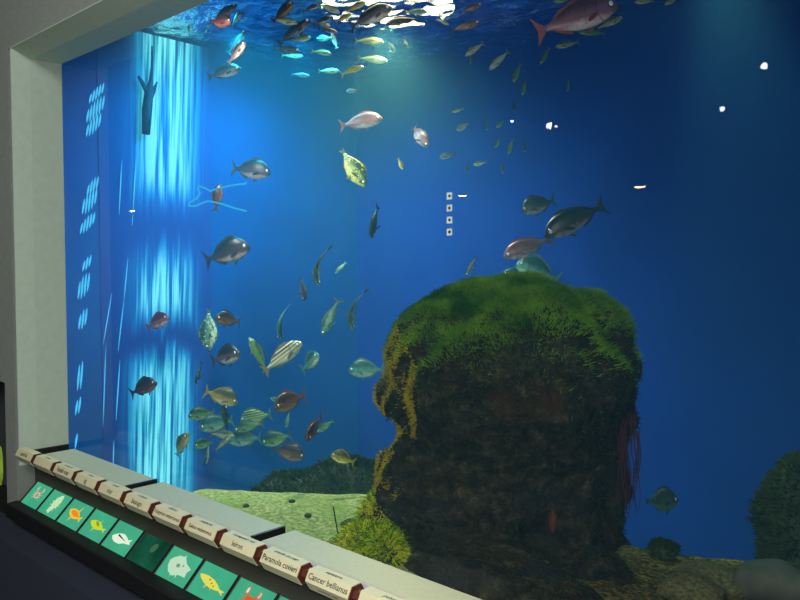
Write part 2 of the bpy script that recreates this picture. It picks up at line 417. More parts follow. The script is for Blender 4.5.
for k, (nm, layers, lb) in enumerate(pics):
    x0, x1 = xs[k]+.007, xs[k+1]-.011
    bm = bmesh.new()
    q = [on_panel(x0, .03, .002), on_panel(x1, .03, .002), on_panel(x1, .97, .002), on_panel(x0, .97, .002)]
    q2 = [p-nrm*.008 for p in q]
    va = [bm.verts.new(p) for p in q]; vb = [bm.verts.new(p) for p in q2]
    bm.faces.new(va); bm.faces.new(vb[::-1])
    for i in range(4): bm.faces.new((va[i], vb[i], vb[(i+1) % 4], va[(i+1) % 4]))
    pn = link_obj('picture_panel', bm_mesh('picture_panel', bm, [M['panel_dim'] if k == 5 else M['panel']]), con)
    if lb: pn['label'] = 'backlit green panel with ' + lb
    bm = bmesh.new(); mats = []
    for li, (polys, c) in enumerate(layers):
        mats.append(emit(nm+'_ink', c, (.5 if k == 5 else 1.0)*PANEL_E))
        for pi, poly in enumerate(polys):
            vv = [bm.verts.new(on_panel((x0+x1)/2+.112*(u-.5), .92-.84*v, .0024+.0003*li+.00003*pi)) for u, v in poly]
            f = bm.faces.new(vv); f.material_index = li
    bmesh.ops.triangulate(bm, faces=bm.faces)
    link_obj(nm, bm_mesh(nm, bm, mats), pn)
    # divider bar and its pale inner edge
    bm = bmesh.new()
    for (a0, a1, m_, l_) in [(xs[k+1]-.010, xs[k+1]+.003, 0, .004), (xs[k+1]+.003, xs[k+1]+.0065, 1, .0035)]:
        q = [on_panel(a0, 0, l_), on_panel(a1, 0, l_), on_panel(a1, 1, l_), on_panel(a0, 1, l_)]
        va = [bm.verts.new(p) for p in q]; vb = [bm.verts.new(p-nrm*.01) for p in q]
        ff = [bm.faces.new(va), bm.faces.new(vb[::-1])] + [bm.faces.new((va[i], vb[i], vb[(i+1) % 4], va[(i+1) % 4])) for i in range(4)]
        for f in ff: f.material_index = m_
    link_obj('divider', bm_mesh('divider', bm, [M['black'], M['steel']]), con)

# ------------------------------------------------------------------ rotating hexagonal name bars
def text_mesh(s, size, italic=False):
    cu = bpy.data.curves.new('lettering', 'FONT'); cu.body = s; cu.size = size; cu.align_x = 'CENTER'; cu.align_y = 'CENTER'
    cu.resolution_u = 2; cu.offset = size*.012
    if italic: cu.shear = .3
    o = bpy.data.objects.new('tmp', cu); COL.objects.link(o)
    dg = bpy.context.evaluated_depsgraph_get(); me = bpy.data.meshes.new_from_object(o.evaluated_get(dg))
    bpy.data.objects.remove(o); bpy.data.curves.remove(cu)
    return me
HR = .032; LL = .163
ry, rz = CY+1.30, 1.55-.822
names = [('santola', 'santola', ''), ('lagosta', 'lavagante', ''), ('peixe cravo', 'imperador', ''), ('ruivo', 'cabra', ''), ('corvina', 'sarda', ''), ('carapau', 'besugo', ''),
         ('cherne', 'Polyprion americanus', ''), ('melgacho', 'Galeus melastomus', ''), ('caranguejo real', 'leiron', ''), ('aranha do mar', 'Paramola cuvieri', ''), ('sapateira', 'Cancer bellianus', 'edible crab'), ('peixe', 'peixe', '')]
names = [('', 'santola', ''), ('bruxa', '', ''), ('peixe de', 'fundo mar', ''), ('ruivo', 'cg', ''), ('sarda', 'mar', ''), ('carapau', 'besugo', ''),
         ('cherne', 'Polyprion americanus', ''), ('melgacho', 'Galeus melastomus', ''), ('caranguejo real', 'leiron', ''), ('aranha do mar', 'Paramola cuvieri', ''), ('sapateira', 'Cancer bellianus', 'common crab'), ('peixe', '', '')]
labs = ['cream six-sided name bar at the far left end of the row, with one short word',
        'cream six-sided name bar above the pale spiny crustacean picture',
        'cream six-sided name bar above the orange fish picture, with two lines of text',
        'cream six-sided name bar above the yellow green fish picture, its lower word just two letters',
        'cream six-sided name bar above the white fish picture',
        'cream six-sided name bar above the dark dim panel, ending below the first board joint',
        'cream six-sided name bar reading cherne in its upper line',
        'cream six-sided name bar reading melgacho in its upper line',
        'cream six-sided name bar with the short word leiron, before the second board joint',
        'cream six-sided name bar reading Paramola cuvieri',
        'cream six-sided name bar reading Cancer bellianus',
        'cream six-sided name bar cut off by the bottom edge of the picture']
for k in range(12):
    xs_ = -3.50+.1975*k
    r = empty('name_bar', (xs_+LL/2, ry, rz)); tag(r, labs[k], 'name bar', 'rotating name bars above the console pictures')
    hexp = lambda R, off=0: [(-R*math.cos(math.radians(28+30+60*i)), R*math.sin(math.radians(28+30+60*i))) for i in range(6)]
    bm = bmesh.new(); prism(bm, hexp(HR), -LL/2, LL/2)
    link_obj('sleeve', bm_mesh('sleeve', bm, [M['cream']]), r)
    bm = bmesh.new(); prism(bm, hexp(HR*.93), LL/2, LL/2+.003); link_obj('end_cap', bm_mesh('end_cap', bm, [M['redwood']]), r)
    bm = bmesh.new(); prism(bm, hexp(HR*.93), -LL/2-.003, -LL/2); link_obj('end_cap', bm_mesh('end_cap', bm, [M['redwood']]), r)
    bm = bmesh.new(); prism(bm, hexp(HR*.6), LL/2+.003, LL/2+.0315)
    link_obj('axle', bm_mesh('axle', bm, [M['redwood']]), r)
    a_in = HR*math.cos(math.pi/6)
    for ang, s, sz, it in [(88, names[k][0], .017, True), (28, names[k][1], .0225, False), (-32, names[k][2], .014, False)]:
        if not s: continue
        if len(s) > 16: sz *= .72
        if k < 7: sz *= 1.1
        me = text_mesh(s, sz, it); me.materials.clear(); me.materials.append(M['ink'])
        o = link_obj('lettering', me, r)
        a = math.radians(ang)
        n_ = Vector((0, -math.cos(a), math.sin(a))); u_ = Vector((0, math.sin(a), math.cos(a)))
        mtx = Matrix((Vector((1, 0, 0)), u_, n_)).transposed().to_4x4(); mtx.translation = n_*(a_in+.0006)
        o.matrix_local = mtx

# glowing thing past the end of the wall
bm = bmesh.new(); tube(bm, [(-3.86, -.2, z) for z in (.51, .54, .57, .62, .66, .69, .70)], .012, 12, [.3, .8, 1, 1, .9, .6, .2])
o = link_obj('glowing_lamp', bm_mesh('glowing_lamp', bm, [emit('yellow_green_glow', (150, 180, 60), .8, .6, 14)], True))
tag(o, 'small yellow-green glowing lamp at the left edge beyond the grey wall', 'lamp')
st_ = box_obj('lamp_stand', -3.89, -3.83, -.23, -.17, 0, .50, M['black']); tag(st_, 'dark stand under the yellow-green glowing lamp', 'stand')
# ------------------------------------------------------------------ tank bed, rocks, weeds
def sstep(a, b, x):
    t_ = min(max((x-a)/(b-a), 0), 1); return t_*t_*(3-2*t_)
RID = [(-6, 4.6), (-1.19, 4.42), (-.1, 4.35), (1.13, 3.6), (1.6, 3.38), (3, 3.1)]
def ridge(r):
    for (a, b), (c, d) in zip(RID, RID[1:]):
        if r <= c: return b + (d-b)*max(0, (r-a)/(c-a))
    return RID[-1][1]
def bed_z(x, y):
    v = Vector((x, y, 0)) - Vector((EYE.x, EYE.y, 0))
    f2 = Vector((-math.sin(HEAD), math.cos(HEAD), 0)); dep = v.dot(f2); r = v.dot(rgt)
    rd = ridge(r*4.4/max(dep, .5) if dep > 1 else r) + .12*noise.noise(Vector((x*1.3, y*1.3, 1)))
    z = .25 + .035*noise.noise(Vector((x*2, y*2, 0))) + .012*noise.noise(Vector((x*9, y*9, 5)))
    z -= 1.65*sstep(rd, rd+1.0, dep) + .02*sstep(rd-.3, rd, dep)
    z -= 1.2*sstep(-1.2, -1.9, r)
    return z
vs, fs = [], []
NX, NY = 330, 170
for j in range(NY+1):
    for i in range(NX+1):
        x = LW+.01+(2.98-LW)*i/NX; y = .09+(BW-.1)*j/NY
        vs.append((x, y, bed_z(x, y)))
for j in range(NY):
    for i in range(NX):
        a = j*(NX+1)+i; fs.append((a, a+1, a+NX+2, a+NX+1))
t = NT('green_sand'); co = t.n('ShaderNodeTexCoord').outputs['Object']
n1 = t.noise(45, 5, co, .7); n2 = t.noise(3.5, 4, co)
c1 = t.ramp(n1, [(.32, lin((92, 104, 52))), (.5, lin((158, 172, 104))), (.68, lin((214, 218, 160)))])
c2 = t.mix(t.math('MULTIPLY', t.math('SUBTRACT', n2, .45, clamp=True), 3, clamp=True), c1, lin((120, 150, 60)))
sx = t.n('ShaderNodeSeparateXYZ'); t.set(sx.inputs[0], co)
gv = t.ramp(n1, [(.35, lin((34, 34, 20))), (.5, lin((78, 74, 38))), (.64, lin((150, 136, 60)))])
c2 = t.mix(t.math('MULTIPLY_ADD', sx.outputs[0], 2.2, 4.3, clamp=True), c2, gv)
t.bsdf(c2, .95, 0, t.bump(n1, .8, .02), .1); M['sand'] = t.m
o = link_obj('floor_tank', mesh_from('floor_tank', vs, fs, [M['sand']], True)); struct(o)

t = NT('encrusted_rock'); co = t.n('ShaderNodeTexCoord').outputs['Object']
n1 = t.noise(16, 6, co, .75); n2 = t.noise(3.2, 3, co); n3 = t.noise(60, 3, co)
c = t.ramp(n1, [(.3, lin((14, 12, 9))), (.5, lin((48, 44, 30))), (.62, lin((80, 74, 52))), (.75, lin((150, 130, 104)))])
c = t.mix(t.math('MULTIPLY', t.math('SUBTRACT', n2, .52, clamp=True), 4, clamp=True), c, lin((58, 60, 64)))
c = t.mix(t.math('MULTIPLY', t.math('SUBTRACT', .42, n2, clamp=True), 5, clamp=True), c, lin((82, 50, 30)))
t.bsdf(c, .9, 0, t.bump(t.math('ADD', n1, t.math('MULTIPLY', n3, .5)), 1.0, .05), .15); M['rock'] = t.m
M['gravel'] = mat('dark_gravel', (84, 82, 44), .95, var=.75, scale=70, bump=.8)
M['rock_green'] = mat('green_rock', (40, 56, 32), .95, var=.5, scale=14, bump=.6)
def weedmat(name, a, b):
    t = NT(name); co = t.n('ShaderNodeTexCoord').outputs['Object']
    n_ = t.noise(5, 3, co); t.bsdf(t.ramp(n_, [(.35, lin(a)), (.65, lin(b))]), .8, 0, None, .1); return t.m
M['algae_green'] = weedmat('green_algae', (40, 88, 8), (116, 160, 24))
M['algae_rimlit_gold'] = weedmat('rimlit_golden_algae', (140, 120, 24), (196, 180, 40))
M['algae_lime'] = weedmat('lime_algae', (170, 196, 16), (236, 226, 50))
M['algae_dark'] = weedmat('dark_algae', (26, 42, 16), (54, 70, 26))

def rock(name, blobs, mt, voxel=.035, amp=.05, fr=3.0, parent=None, seed=0):
    bm = bmesh.new()
    for (c, r) in blobs:
        s = bmesh.ops.create_icosphere(bm, subdivisions=4, radius=1)
        for v in s['verts']:
            d = v.co.normalized()
            k = 1 + .16*noise.noise(d*1.7 + Vector((seed, c[0], c[2])))
            v.co = Vector(c) + Vector((d.x*r[0]*k, d.y*r[1]*k, d.z*r[2]*k))
    me = bm_mesh(name, bm, [mt])
    o = bpy.data.objects.new(name, me); COL.objects.link(o)
    md = o.modifiers.new('r', 'REMESH'); md.mode = 'VOXEL'; md.voxel_size = voxel; md.use_smooth_shade = True
    dg = bpy.context.evaluated_depsgraph_get(); dg.update()
    me2 = bpy.data.meshes.new_from_object(o.evaluated_get(dg))
    bpy.data.objects.remove(o)
    me2.update()
    nr = [v.normal.copy() for v in me2.vertices]
    for v, n_ in zip(me2.vertices, nr):
        p = v.co*fr + Vector((seed, 0, 0))
        k = noise.fractal(p, .8, 2.2, 5)
        v.co = v.co + n_*amp*k
    me2.materials.clear(); me2.materials.append(mt)
    me2.polygons.foreach_set('use_smooth', [True]*len(me2.polygons)); me2.update()
    return link_obj(name, me2, parent)

def fuzz(name, src, n, test, ln, wd, mt, parent, seed=1, droop=.3):
    """short algae blades growing out of a rock mesh where test(co, normal) holds"""
    rnd = random.Random(seed); vs, fs = [], []
    me = src.data; polys = [p for p in me.polygons if test(p.center, p.normal) > 0]
    if not polys: print('no polys', name); return
    wts = [p.area*test(p.center, p.normal) for p in polys]
    for p in rnd.choices(polys, wts, k=n):
        co = [me.vertices[i].co for i in p.vertices]
        a, b = rnd.random(), rnd.random()
        q = co[0].lerp(co[1], a).lerp(co[-1].lerp(co[-2], a), b)
        d = (p.normal + Vector((rnd.uniform(-.7, .7), rnd.uniform(-.7, .7), rnd.uniform(-.4, .6)))).normalized()
        s = d.cross(Vector((rnd.uniform(-1, 1), rnd.uniform(-1, 1), rnd.uniform(-1, 1)))).normalized()*wd*rnd.uniform(.6, 1.3)
        L = ln*rnd.uniform(.4, 1.3)
        m_ = q + d*L*.55; e = q + d*L + Vector((rnd.uniform(-.3, .3), rnd.uniform(-.3, .3), -droop))*L*.5
        i = len(vs); q = q - p.normal*.01
        vs += [q-s, q+s, m_+s*.8, m_-s*.8, e]
        fs += [(i, i+1, i+2, i+3), (i+3, i+2, i+4)]
    o = link_obj(name, mesh_from(name, vs, fs, [mt]), parent); o['kind'] = 'stuff'
    return o

# main rock: world positions come from where it stands, about 3.5 m off
def B(px, py, dep, rx, ry=None, rz=None):
    k = dep/F; rx *= k; return (tuple(at(px, py, dep)), (rx, (ry*k if ry else rx), (rz*k if rz else rx)))
D = 3.75
root = empty('boulder_stack', at(510, 560, D)); tag(root, 'huge dark boulder stack topped with green algae standing on the tank bed', 'rock')
mr = rock('rock_mass', [B(510, 382, D, 116, 105, 100), B(436, 360, D, 52, 50, 54), B(578, 372, D, 50, 70, 70), B(572, 337, D, 48, 60, 42), B(520, 322, D, 72, 60, 38), B(422, 394, D+.05, 46, 50, 36), B(570, 425, D, 62, 70, 60),
      B(475, 490, D, 92, 80, 62), B(425, 482, D, 48, 50, 54), B(550, 500, D, 76, 80, 90), B(490, 575, D, 96, 80, 70), B(575, 590, D, 82, 80, 62), B(620, 600, D, 50, 60, 46), B(440, 580, D-.1, 54, 60, 50), B(500, 608, 3.15, 112, 66, 58), B(598, 606, 3.25, 58, 56, 46), B(545, 582, 3.45, 60, 50, 40), B(430, 596, 3.35, 56, 56, 46)],
      M['rock'], .03, .055, 3.2, None, 3)
mr.parent = root; mr.matrix_parent_inverse = Matrix.Translation(-root.location)
def ppx(co):
    d = co-EYE; z = d.dot(fwd); return 400+F*d.dot(rgt)/z, 300-F*d.dot(upv)/z
def sub(o):
    if o: o.matrix_parent_inverse = Matrix.Translation(-root.location)
Lc = at(505, 385, D)
zt = lambda py: at(505, py, D).z
sub(fuzz('green_algae', mr, 46000, lambda c, n: max(0, n.z-.05)*max(0, min(1, (c.z-zt(392))/(zt(315)-zt(392))))**2.2, .038, .0019, M['algae_green'], root, 1))
sub(fuzz('rimlit_golden_algae', mr, 9000, lambda c, n: max(0, -n.dot(rgt)-.62)*(1 if zt(490) < c.z < zt(320) and ((c-Lc).dot(rgt) < -.44) else 0), .02, .0018, M['algae_rimlit_gold'], root, 2))  # weed on the left rim, the lamp's rim light put into its gold
sub(fuzz('dark_algae', mr, 7000, lambda c, n: 1 if (c.z > zt(560)) else 0, .022, .003, M['algae_dark'], root, 5, .6))
# reddish strands hanging on the right flank
bm = bmesh.new(); rnd = random.Random(4)
for k in range(26):
    x = 618 + rnd.random()*20; y0 = 415+rnd.random()*25; L = 40+rnd.random()*55
    pts = [at(x+3*math.sin(i*.9+k), y0+L*i/6, D-.25+rnd.uniform(-.02, .02)) for i in range(7)]
    tube(bm, pts, .0035, 5, [1, 1, .9, .8, .7, .5, .3])
for k in range(12):
    pts = [at(606+k*2.6, 402+rnd.random()*8, D-.15), at(614+k*2, 425, D-.25)]; tube(bm, pts, .004, 5)
o = link_obj('red_seaweed', bm_mesh('red_seaweed', bm, [mat('red_weed', (62, 18, 34), .8, var=.3)], True))
tag(o, 'dark red seaweed strands hanging on the right flank of the big rock', 'seaweed')
bm = bmesh.new(); bmesh.ops.create_icosphere(bm, subdivisions=3, radius=1)
c = at(553, 522, D-.50)
for v in bm.verts:
    d = v.co; k = 1+.25*noise.noise(d*2.2); v.co = c + (rgt*d.x*.017 + Vector((0, 0, 1))*d.z*.05 + fwd*d.y*.03)*k
o = link_obj('orange_sponge', bm_mesh('orange_sponge', bm, [mat('orange_sponge', (84, 42, 24), .9, var=.3, scale=30, bump=.5)], True))
tag(o, 'small dull orange sponge on the front of the dark rock', 'sponge')

# lime weed clump at the rock's left foot
cl = empty('algae_clump', at(355, 545, 3.55)); tag(cl, 'bright yellow-green weed clump at the left foot of the big rock', 'algae clump')
cm = rock('clump_base', [B(368, 552, 3.5, 34, 34, 24), B(382, 532, 3.7, 18, 24, 36), B(350, 562, 3.5, 20, 24, 16), B(385, 565, 3.4, 26, 24, 34)], M['rock_green'], .02, .03, 7, None, 9)
cm.parent = cl; cm.matrix_parent_inverse = Matrix.Translation(-cl.location)
for args in [('lime_fronds', 13000, .035, M['algae_lime'], 21), ('green_fronds', 2500, .06, M['algae_green'], 22)]:
    o = fuzz(args[0], cm, args[1], lambda c, n: max(0, n.z+.2), args[2], .0028, args[3], cl, args[4], .5)
    o.matrix_parent_inverse = Matrix.Translation(-cl.location)
# low dark rocks behind the sand
def simple_rock(name, lab, blobs, mt, fz=None, seed=0, cat='rock', voxel=.04, amp=.05, grp=None):
    c = sum((Vector(b[0]) for b in blobs), Vector())/len(blobs)
    o = rock(name, [(tuple(Vector(b[0])-c), b[1]) for b in blobs], mt, voxel, amp, 3, None, seed)
    o.location = c; tag(o, lab, cat, grp)
    if fz: fuzz('algae', o, fz[0], lambda c_, n: max(0, n.z+.4), fz[1], .004, fz[2], o, seed+40)
    return o
simple_rock('low_rock', 'low dark green rock ridge lying behind the bright sand', [B(300, 496, 4.85, 44, 30, 22), B(345, 490, 4.8, 50, 30, 28), B(380, 482, 4.9, 30, 30, 22), B(330, 484, 4.9, 22, 20, 14), B(272, 498, 4.85, 22, 20, 14)], M['rock_green'], (5000, .04, M['algae_dark']), 31)
simple_rock('mossy_boulder', 'dark mossy boulder at the right edge of the picture', [B(838, 545, 3.3, 74, 60, 88), B(800, 575, 3.3, 42, 44, 44), B(825, 500, 3.35, 50, 50, 44)], M['rock_green'], (9000, .035, M['algae_dark']), 12)
simple_rock('rounded_stone', 'smooth grey rounded stone in front of the mossy boulder', [B(775, 582, 3.0, 38, 26, 22), B(752, 582, 3.0, 20, 20, 15)], mat('pale_stone', (72, 76, 64), .9, var=.3, scale=12, bump=.4), None, 15, amp=.02)
simple_rock('small_stone', 'low dark stone on the gravel right of the big rock', [B(665, 552, 3.45, 14, 12, 8)], M['rock_green'], (400, .03, M['algae_dark']), 17, voxel=.02, amp=.02)
simple_rock('gravel_hump', 'low hump of greenish gravel between the big rock and the grey stone', [B(712, 582, 3.1, 44, 30, 16), B(690, 592, 3.0, 34, 30, 20)], M['gravel'], None, 19, voxel=.02, amp=.03)
# pebbles on the sand
rnd = random.Random(11)
t_ = M['rock_green']
pos = [(292, 500, 'near the far edge of the sand'), (308, 515, 'left of the thin rod'), (350, 521, 'right of the thin rod'), (366, 519, 'lying nearest the low rock ridge, right of the rod'), (375, 508, 'on the sand against the big rock'), (246, 503, 'at the left part of the bright sand')]
for i, (px, py, wh) in enumerate(pos):
    dep = 760*1.29/(py-268)
    bm = bmesh.new(); bmesh.ops.create_icosphere(bm, subdivisions=2, radius=1)
    a, b = (.05, .02) if i in (2, 3) else (.02, .012)
    for v in bm.verts:
        k = 1+.3*noise.noise(v.co*2+Vector((i, 0, 0))); v.co = Vector((v.co.x*a*k, v.co.y*a*k, v.co.z*b*k))
    p = at(px, py, dep); p.z = bed_z(p.x, p.y)+.005
    o = link_obj('pebble', bm_mesh('pebble', bm, [t_], True)); o.location = p
    tag(o, 'small dark pebble ' + wh, 'pebble', 'pebbles on the sand')
# thin rod with a white tip
p = at(341, 551, 3.55); p.z = bed_z(p.x, p.y)
q = at(333, 505, 3.55)
r = empty('marker_rod', p); tag(r, 'thin dark rod with a white tip standing in the sand', 'rod')
bm = bmesh.new(); tube(bm, [(0, 0, -.03), tuple(q-p)], .003, 6); link_obj('rod', bm_mesh('rod', bm, [M['ink']]), r)
bm = bmesh.new(); bmesh.ops.create_icosphere(bm, subdivisions=2, radius=.008, matrix=Matrix.Translation(q-p)); link_obj('tip', bm_mesh('tip', bm, [M['cream']], True), r)
# ------------------------------------------------------------------ fish
PAL = {  # back, side, belly, fin
 'dark':   ((12, 9, 14), (54, 38, 44), (176, 156, 146), (20, 16, 22)),
 'brown':  ((34, 18, 6), (98, 58, 22), (176, 124, 62), (54, 30, 14)),
 'red':    ((60, 22, 20), (120, 52, 40), (168, 104, 84), (66, 28, 26)),
 'maroon': ((40, 16, 18), (88, 42, 36), (160, 112, 92), (44, 22, 22)),
 'pink':   ((84, 38, 46), (138, 92, 98), (232, 204, 198), (116, 62, 54)),
 'grey':   ((28, 23, 24), (92, 78, 74), (226, 214, 200), (42, 34, 38)),
 'silver': ((58, 70, 46), (168, 184, 132), (255, 252, 216), (112, 104, 60)),
 'teal':   ((34, 78, 66), (96, 152, 122), (206, 232, 184), (80, 104, 70)),
 'green':  ((30, 66, 22), (100, 146, 70), (206, 220, 120), (86, 96, 40)),
 'yellow': ((70, 70, 10), (170, 164, 56), (250, 244, 170), (140, 124, 40)),
 'orange': ((58, 28, 8), (134, 76, 26), (206, 158, 80), (120, 62, 24)),
 'deep':   ((16, 36, 34), (42, 66, 44), (90, 100, 56), (22, 36, 34)),
}
def fish_mat(pal, stripes):
    key = 'fish_%s_%d' % (pal, stripes)
    if key in M: return M[key]
    b, s, w_, f = [lin(c) for c in PAL[pal]]
    t = NT(key); co = t.n('ShaderNodeTexCoord').outputs['Object']
    sx = t.n('ShaderNodeSeparateXYZ'); t.set(sx.inputs[0], co)
    X_, Z_ = sx.outputs[0], sx.outputs[2]
    nz = t.noise(14, 3, co)
    h = t.math('ADD', t.math('MULTIPLY_ADD', Z_, 2.6, .5), t.math('MULTIPLY_ADD', nz, .3, -.15))
    c = t.ramp(h, [(.27, w_), (.41, s), (.54, s), (.7, b)])
    if stripes == 1:      # long stripes
        sn = t.math('SINE', t.math('MULTIPLY', Z_, 120))
        c = t.mix(t.math('MULTIPLY', t.math('SUBTRACT', sn, .1, clamp=True), .9), c, w_)
    if stripes == 2:      # leafy mottling
        n2 = t.noise(13, 4, co, .7)
        c = t.mix(t.math('MULTIPLY', t.math('SUBTRACT', n2, .53, clamp=True), 12, clamp=True), c, w_)
        n3 = t.noise(19, 2, co)
        c = t.mix(t.math('MULTIPLY', t.math('SUBTRACT', n3, .56, clamp=True), 14, clamp=True), c, b)
    # gill edge, a dark arc behind the head
    dx = t.math('SUBTRACT', X_, .36); r2 = t.math('SQRT', t.math('ADD', t.math('MULTIPLY', dx, dx), t.math('MULTIPLY', Z_, Z_)))
    g = t.math('SUBTRACT', 1, t.math('DIVIDE', t.math('ABSOLUTE', t.math('SUBTRACT', r2, .135)), .012), clamp=True)
    c = t.mix(t.math('MULTIPLY', g, .75), c, tuple(x*.35 for x in b[:3])+(1,))
    # darker snout
    c = t.mix(t.math('MULTIPLY', t.math('MULTIPLY_ADD', X_, 9, -3.6, clamp=True), .5), c, b)
    vo = t.n('ShaderNodeTexVoronoi', i_Scale=42.0); t.set(vo.inputs['Vector'], co)
    t.bsdf(c, .36, .08, t.bump(vo.outputs[0], .15, .004), .5)
    M[key] = t.m
    return t.m
def fin_mat(pal):
    key = 'fin_' + pal
    if key in M: return M[key]
    t = NT(key); co = t.n('ShaderNodeTexCoord').outputs['Object']
    c = lin(PAL[pal][3]); sx = t.n('ShaderNodeSeparateXYZ'); t.set(sx.inputs[0], co)
    sn = t.math('SINE', t.math('MULTIPLY', t.math('ADD', sx.outputs[0], sx.outputs[2]), 160))
    c2 = tuple(min(1, x*1.7) for x in c[:3])+(1,)
    t.bsdf(t.mix(t.math('MULTIPLY_ADD', sn, .25, .25), c, c2), .5, 0, None, .3); M[key] = t.m
    return t.m
M['eye_dark'] = mat('eye_dark', (12, 12, 16), .15)
M['eye_glint'] = mat('eye_glint', (255, 255, 255), .3, var=0)  # flash glint painted as a white cap on each eye

TS = [0, .02, .05, .1, .16, .23, .3, .38, .46, .54, .62, .7, .77, .83, .88]
SHAPES = {
 'bream': ([.004, .045, .085, .135, .175, .203, .215, .212, .197, .172, .138, .098, .062, .038, .034],
           [.004, .035, .06, .092, .118, .138, .15, .155, .152, .138, .112, .08, .052, .034, .034],
           [.004, .022, .035, .05, .062, .068, .07, .068, .062, .053, .043, .032, .022, .014, .008]),
 'slim':  ([.004, .026, .045, .065, .082, .094, .1, .1, .095, .085, .07, .052, .036, .024, .022],
           [.004, .02, .036, .056, .072, .084, .09, .09, .085, .075, .06, .045, .032, .022, .022],
           [.004, .02, .032, .046, .056, .062, .064, .062, .056, .048, .038, .028, .02, .013, .008]),
 'leaf':  ([.01, .03, .055, .095, .135, .17, .195, .205, .2, .18, .15, .11, .07, .04, .03],
           [.01, .03, .055, .095, .135, .165, .19, .2, .2, .18, .15, .11, .07, .04, .03],
           [.008, .015, .024, .034, .042, .046, .048, .048, .044, .04, .034, .026, .018, .012, .008]),
}
SHAPES['round'] = SHAPES['leaf']
SHAPES['mid'] = tuple([(a+b)/2 for a, b in zip(SHAPES['bream'][k], SHAPES['slim'][k])] for k in range(3))
MESH = {}
def spine(t_, bend):
    s = max(0, t_-.3); return .5-t_, bend*s*s*1.6
def sheet(name, pts, bend, mt, th=.005, yoff=0):
    """a fin: outline (t, z) given as fan round its first point, thin but solid, following the bend"""
    bm = bmesh.new(); A, B_ = [], []
    for (t_, z) in pts:
        x, y = spine(t_, bend)
        A.append(bm.verts.new((x, y+th/2+yoff, z))); B_.append(bm.verts.new((x, y-th/2+yoff, z)))
    n = len(pts)
    for i in range(1, n-1):
        bm.faces.new((A[0], A[i], A[i+1])); bm.faces.new((B_[0], B_[i+1], B_[i]))
    for i in range(n): bm.faces.new((A[i], B_[i], B_[(i+1) % n], A[(i+1) % n]))
    return bm_mesh(name, bm, [mt])
def strip(name, ts, zb, zt_, bend, mt, th=.006):
    bm = bmesh.new(); rows = []
    for t_, a, b in zip(ts, zb, zt_):
        x, y = spine(t_, bend)
        rows.append([bm.verts.new((x, y+th/2, a)), bm.verts.new((x, y+.001, b)), bm.verts.new((x, y-.001, b)), bm.verts.new((x, y-th/2, a))])
    for r0, r1 in zip(rows, rows[1:]):
        for k in range(4): bm.faces.new((r0[k], r0[(k+1) % 4], r1[(k+1) % 4], r1[k]))
    bm.faces.new(rows[0]); bm.faces.new(rows[-1][::-1])
    return bm_mesh(name, bm, [mt])
def interp(arr, t_):
    for (a, b), (c, d) in zip(zip(TS, arr), zip(TS[1:], arr[1:])):
        if t_ <= c: return b+(d-b)*(t_-a)/(c-a)
    return arr[-1]
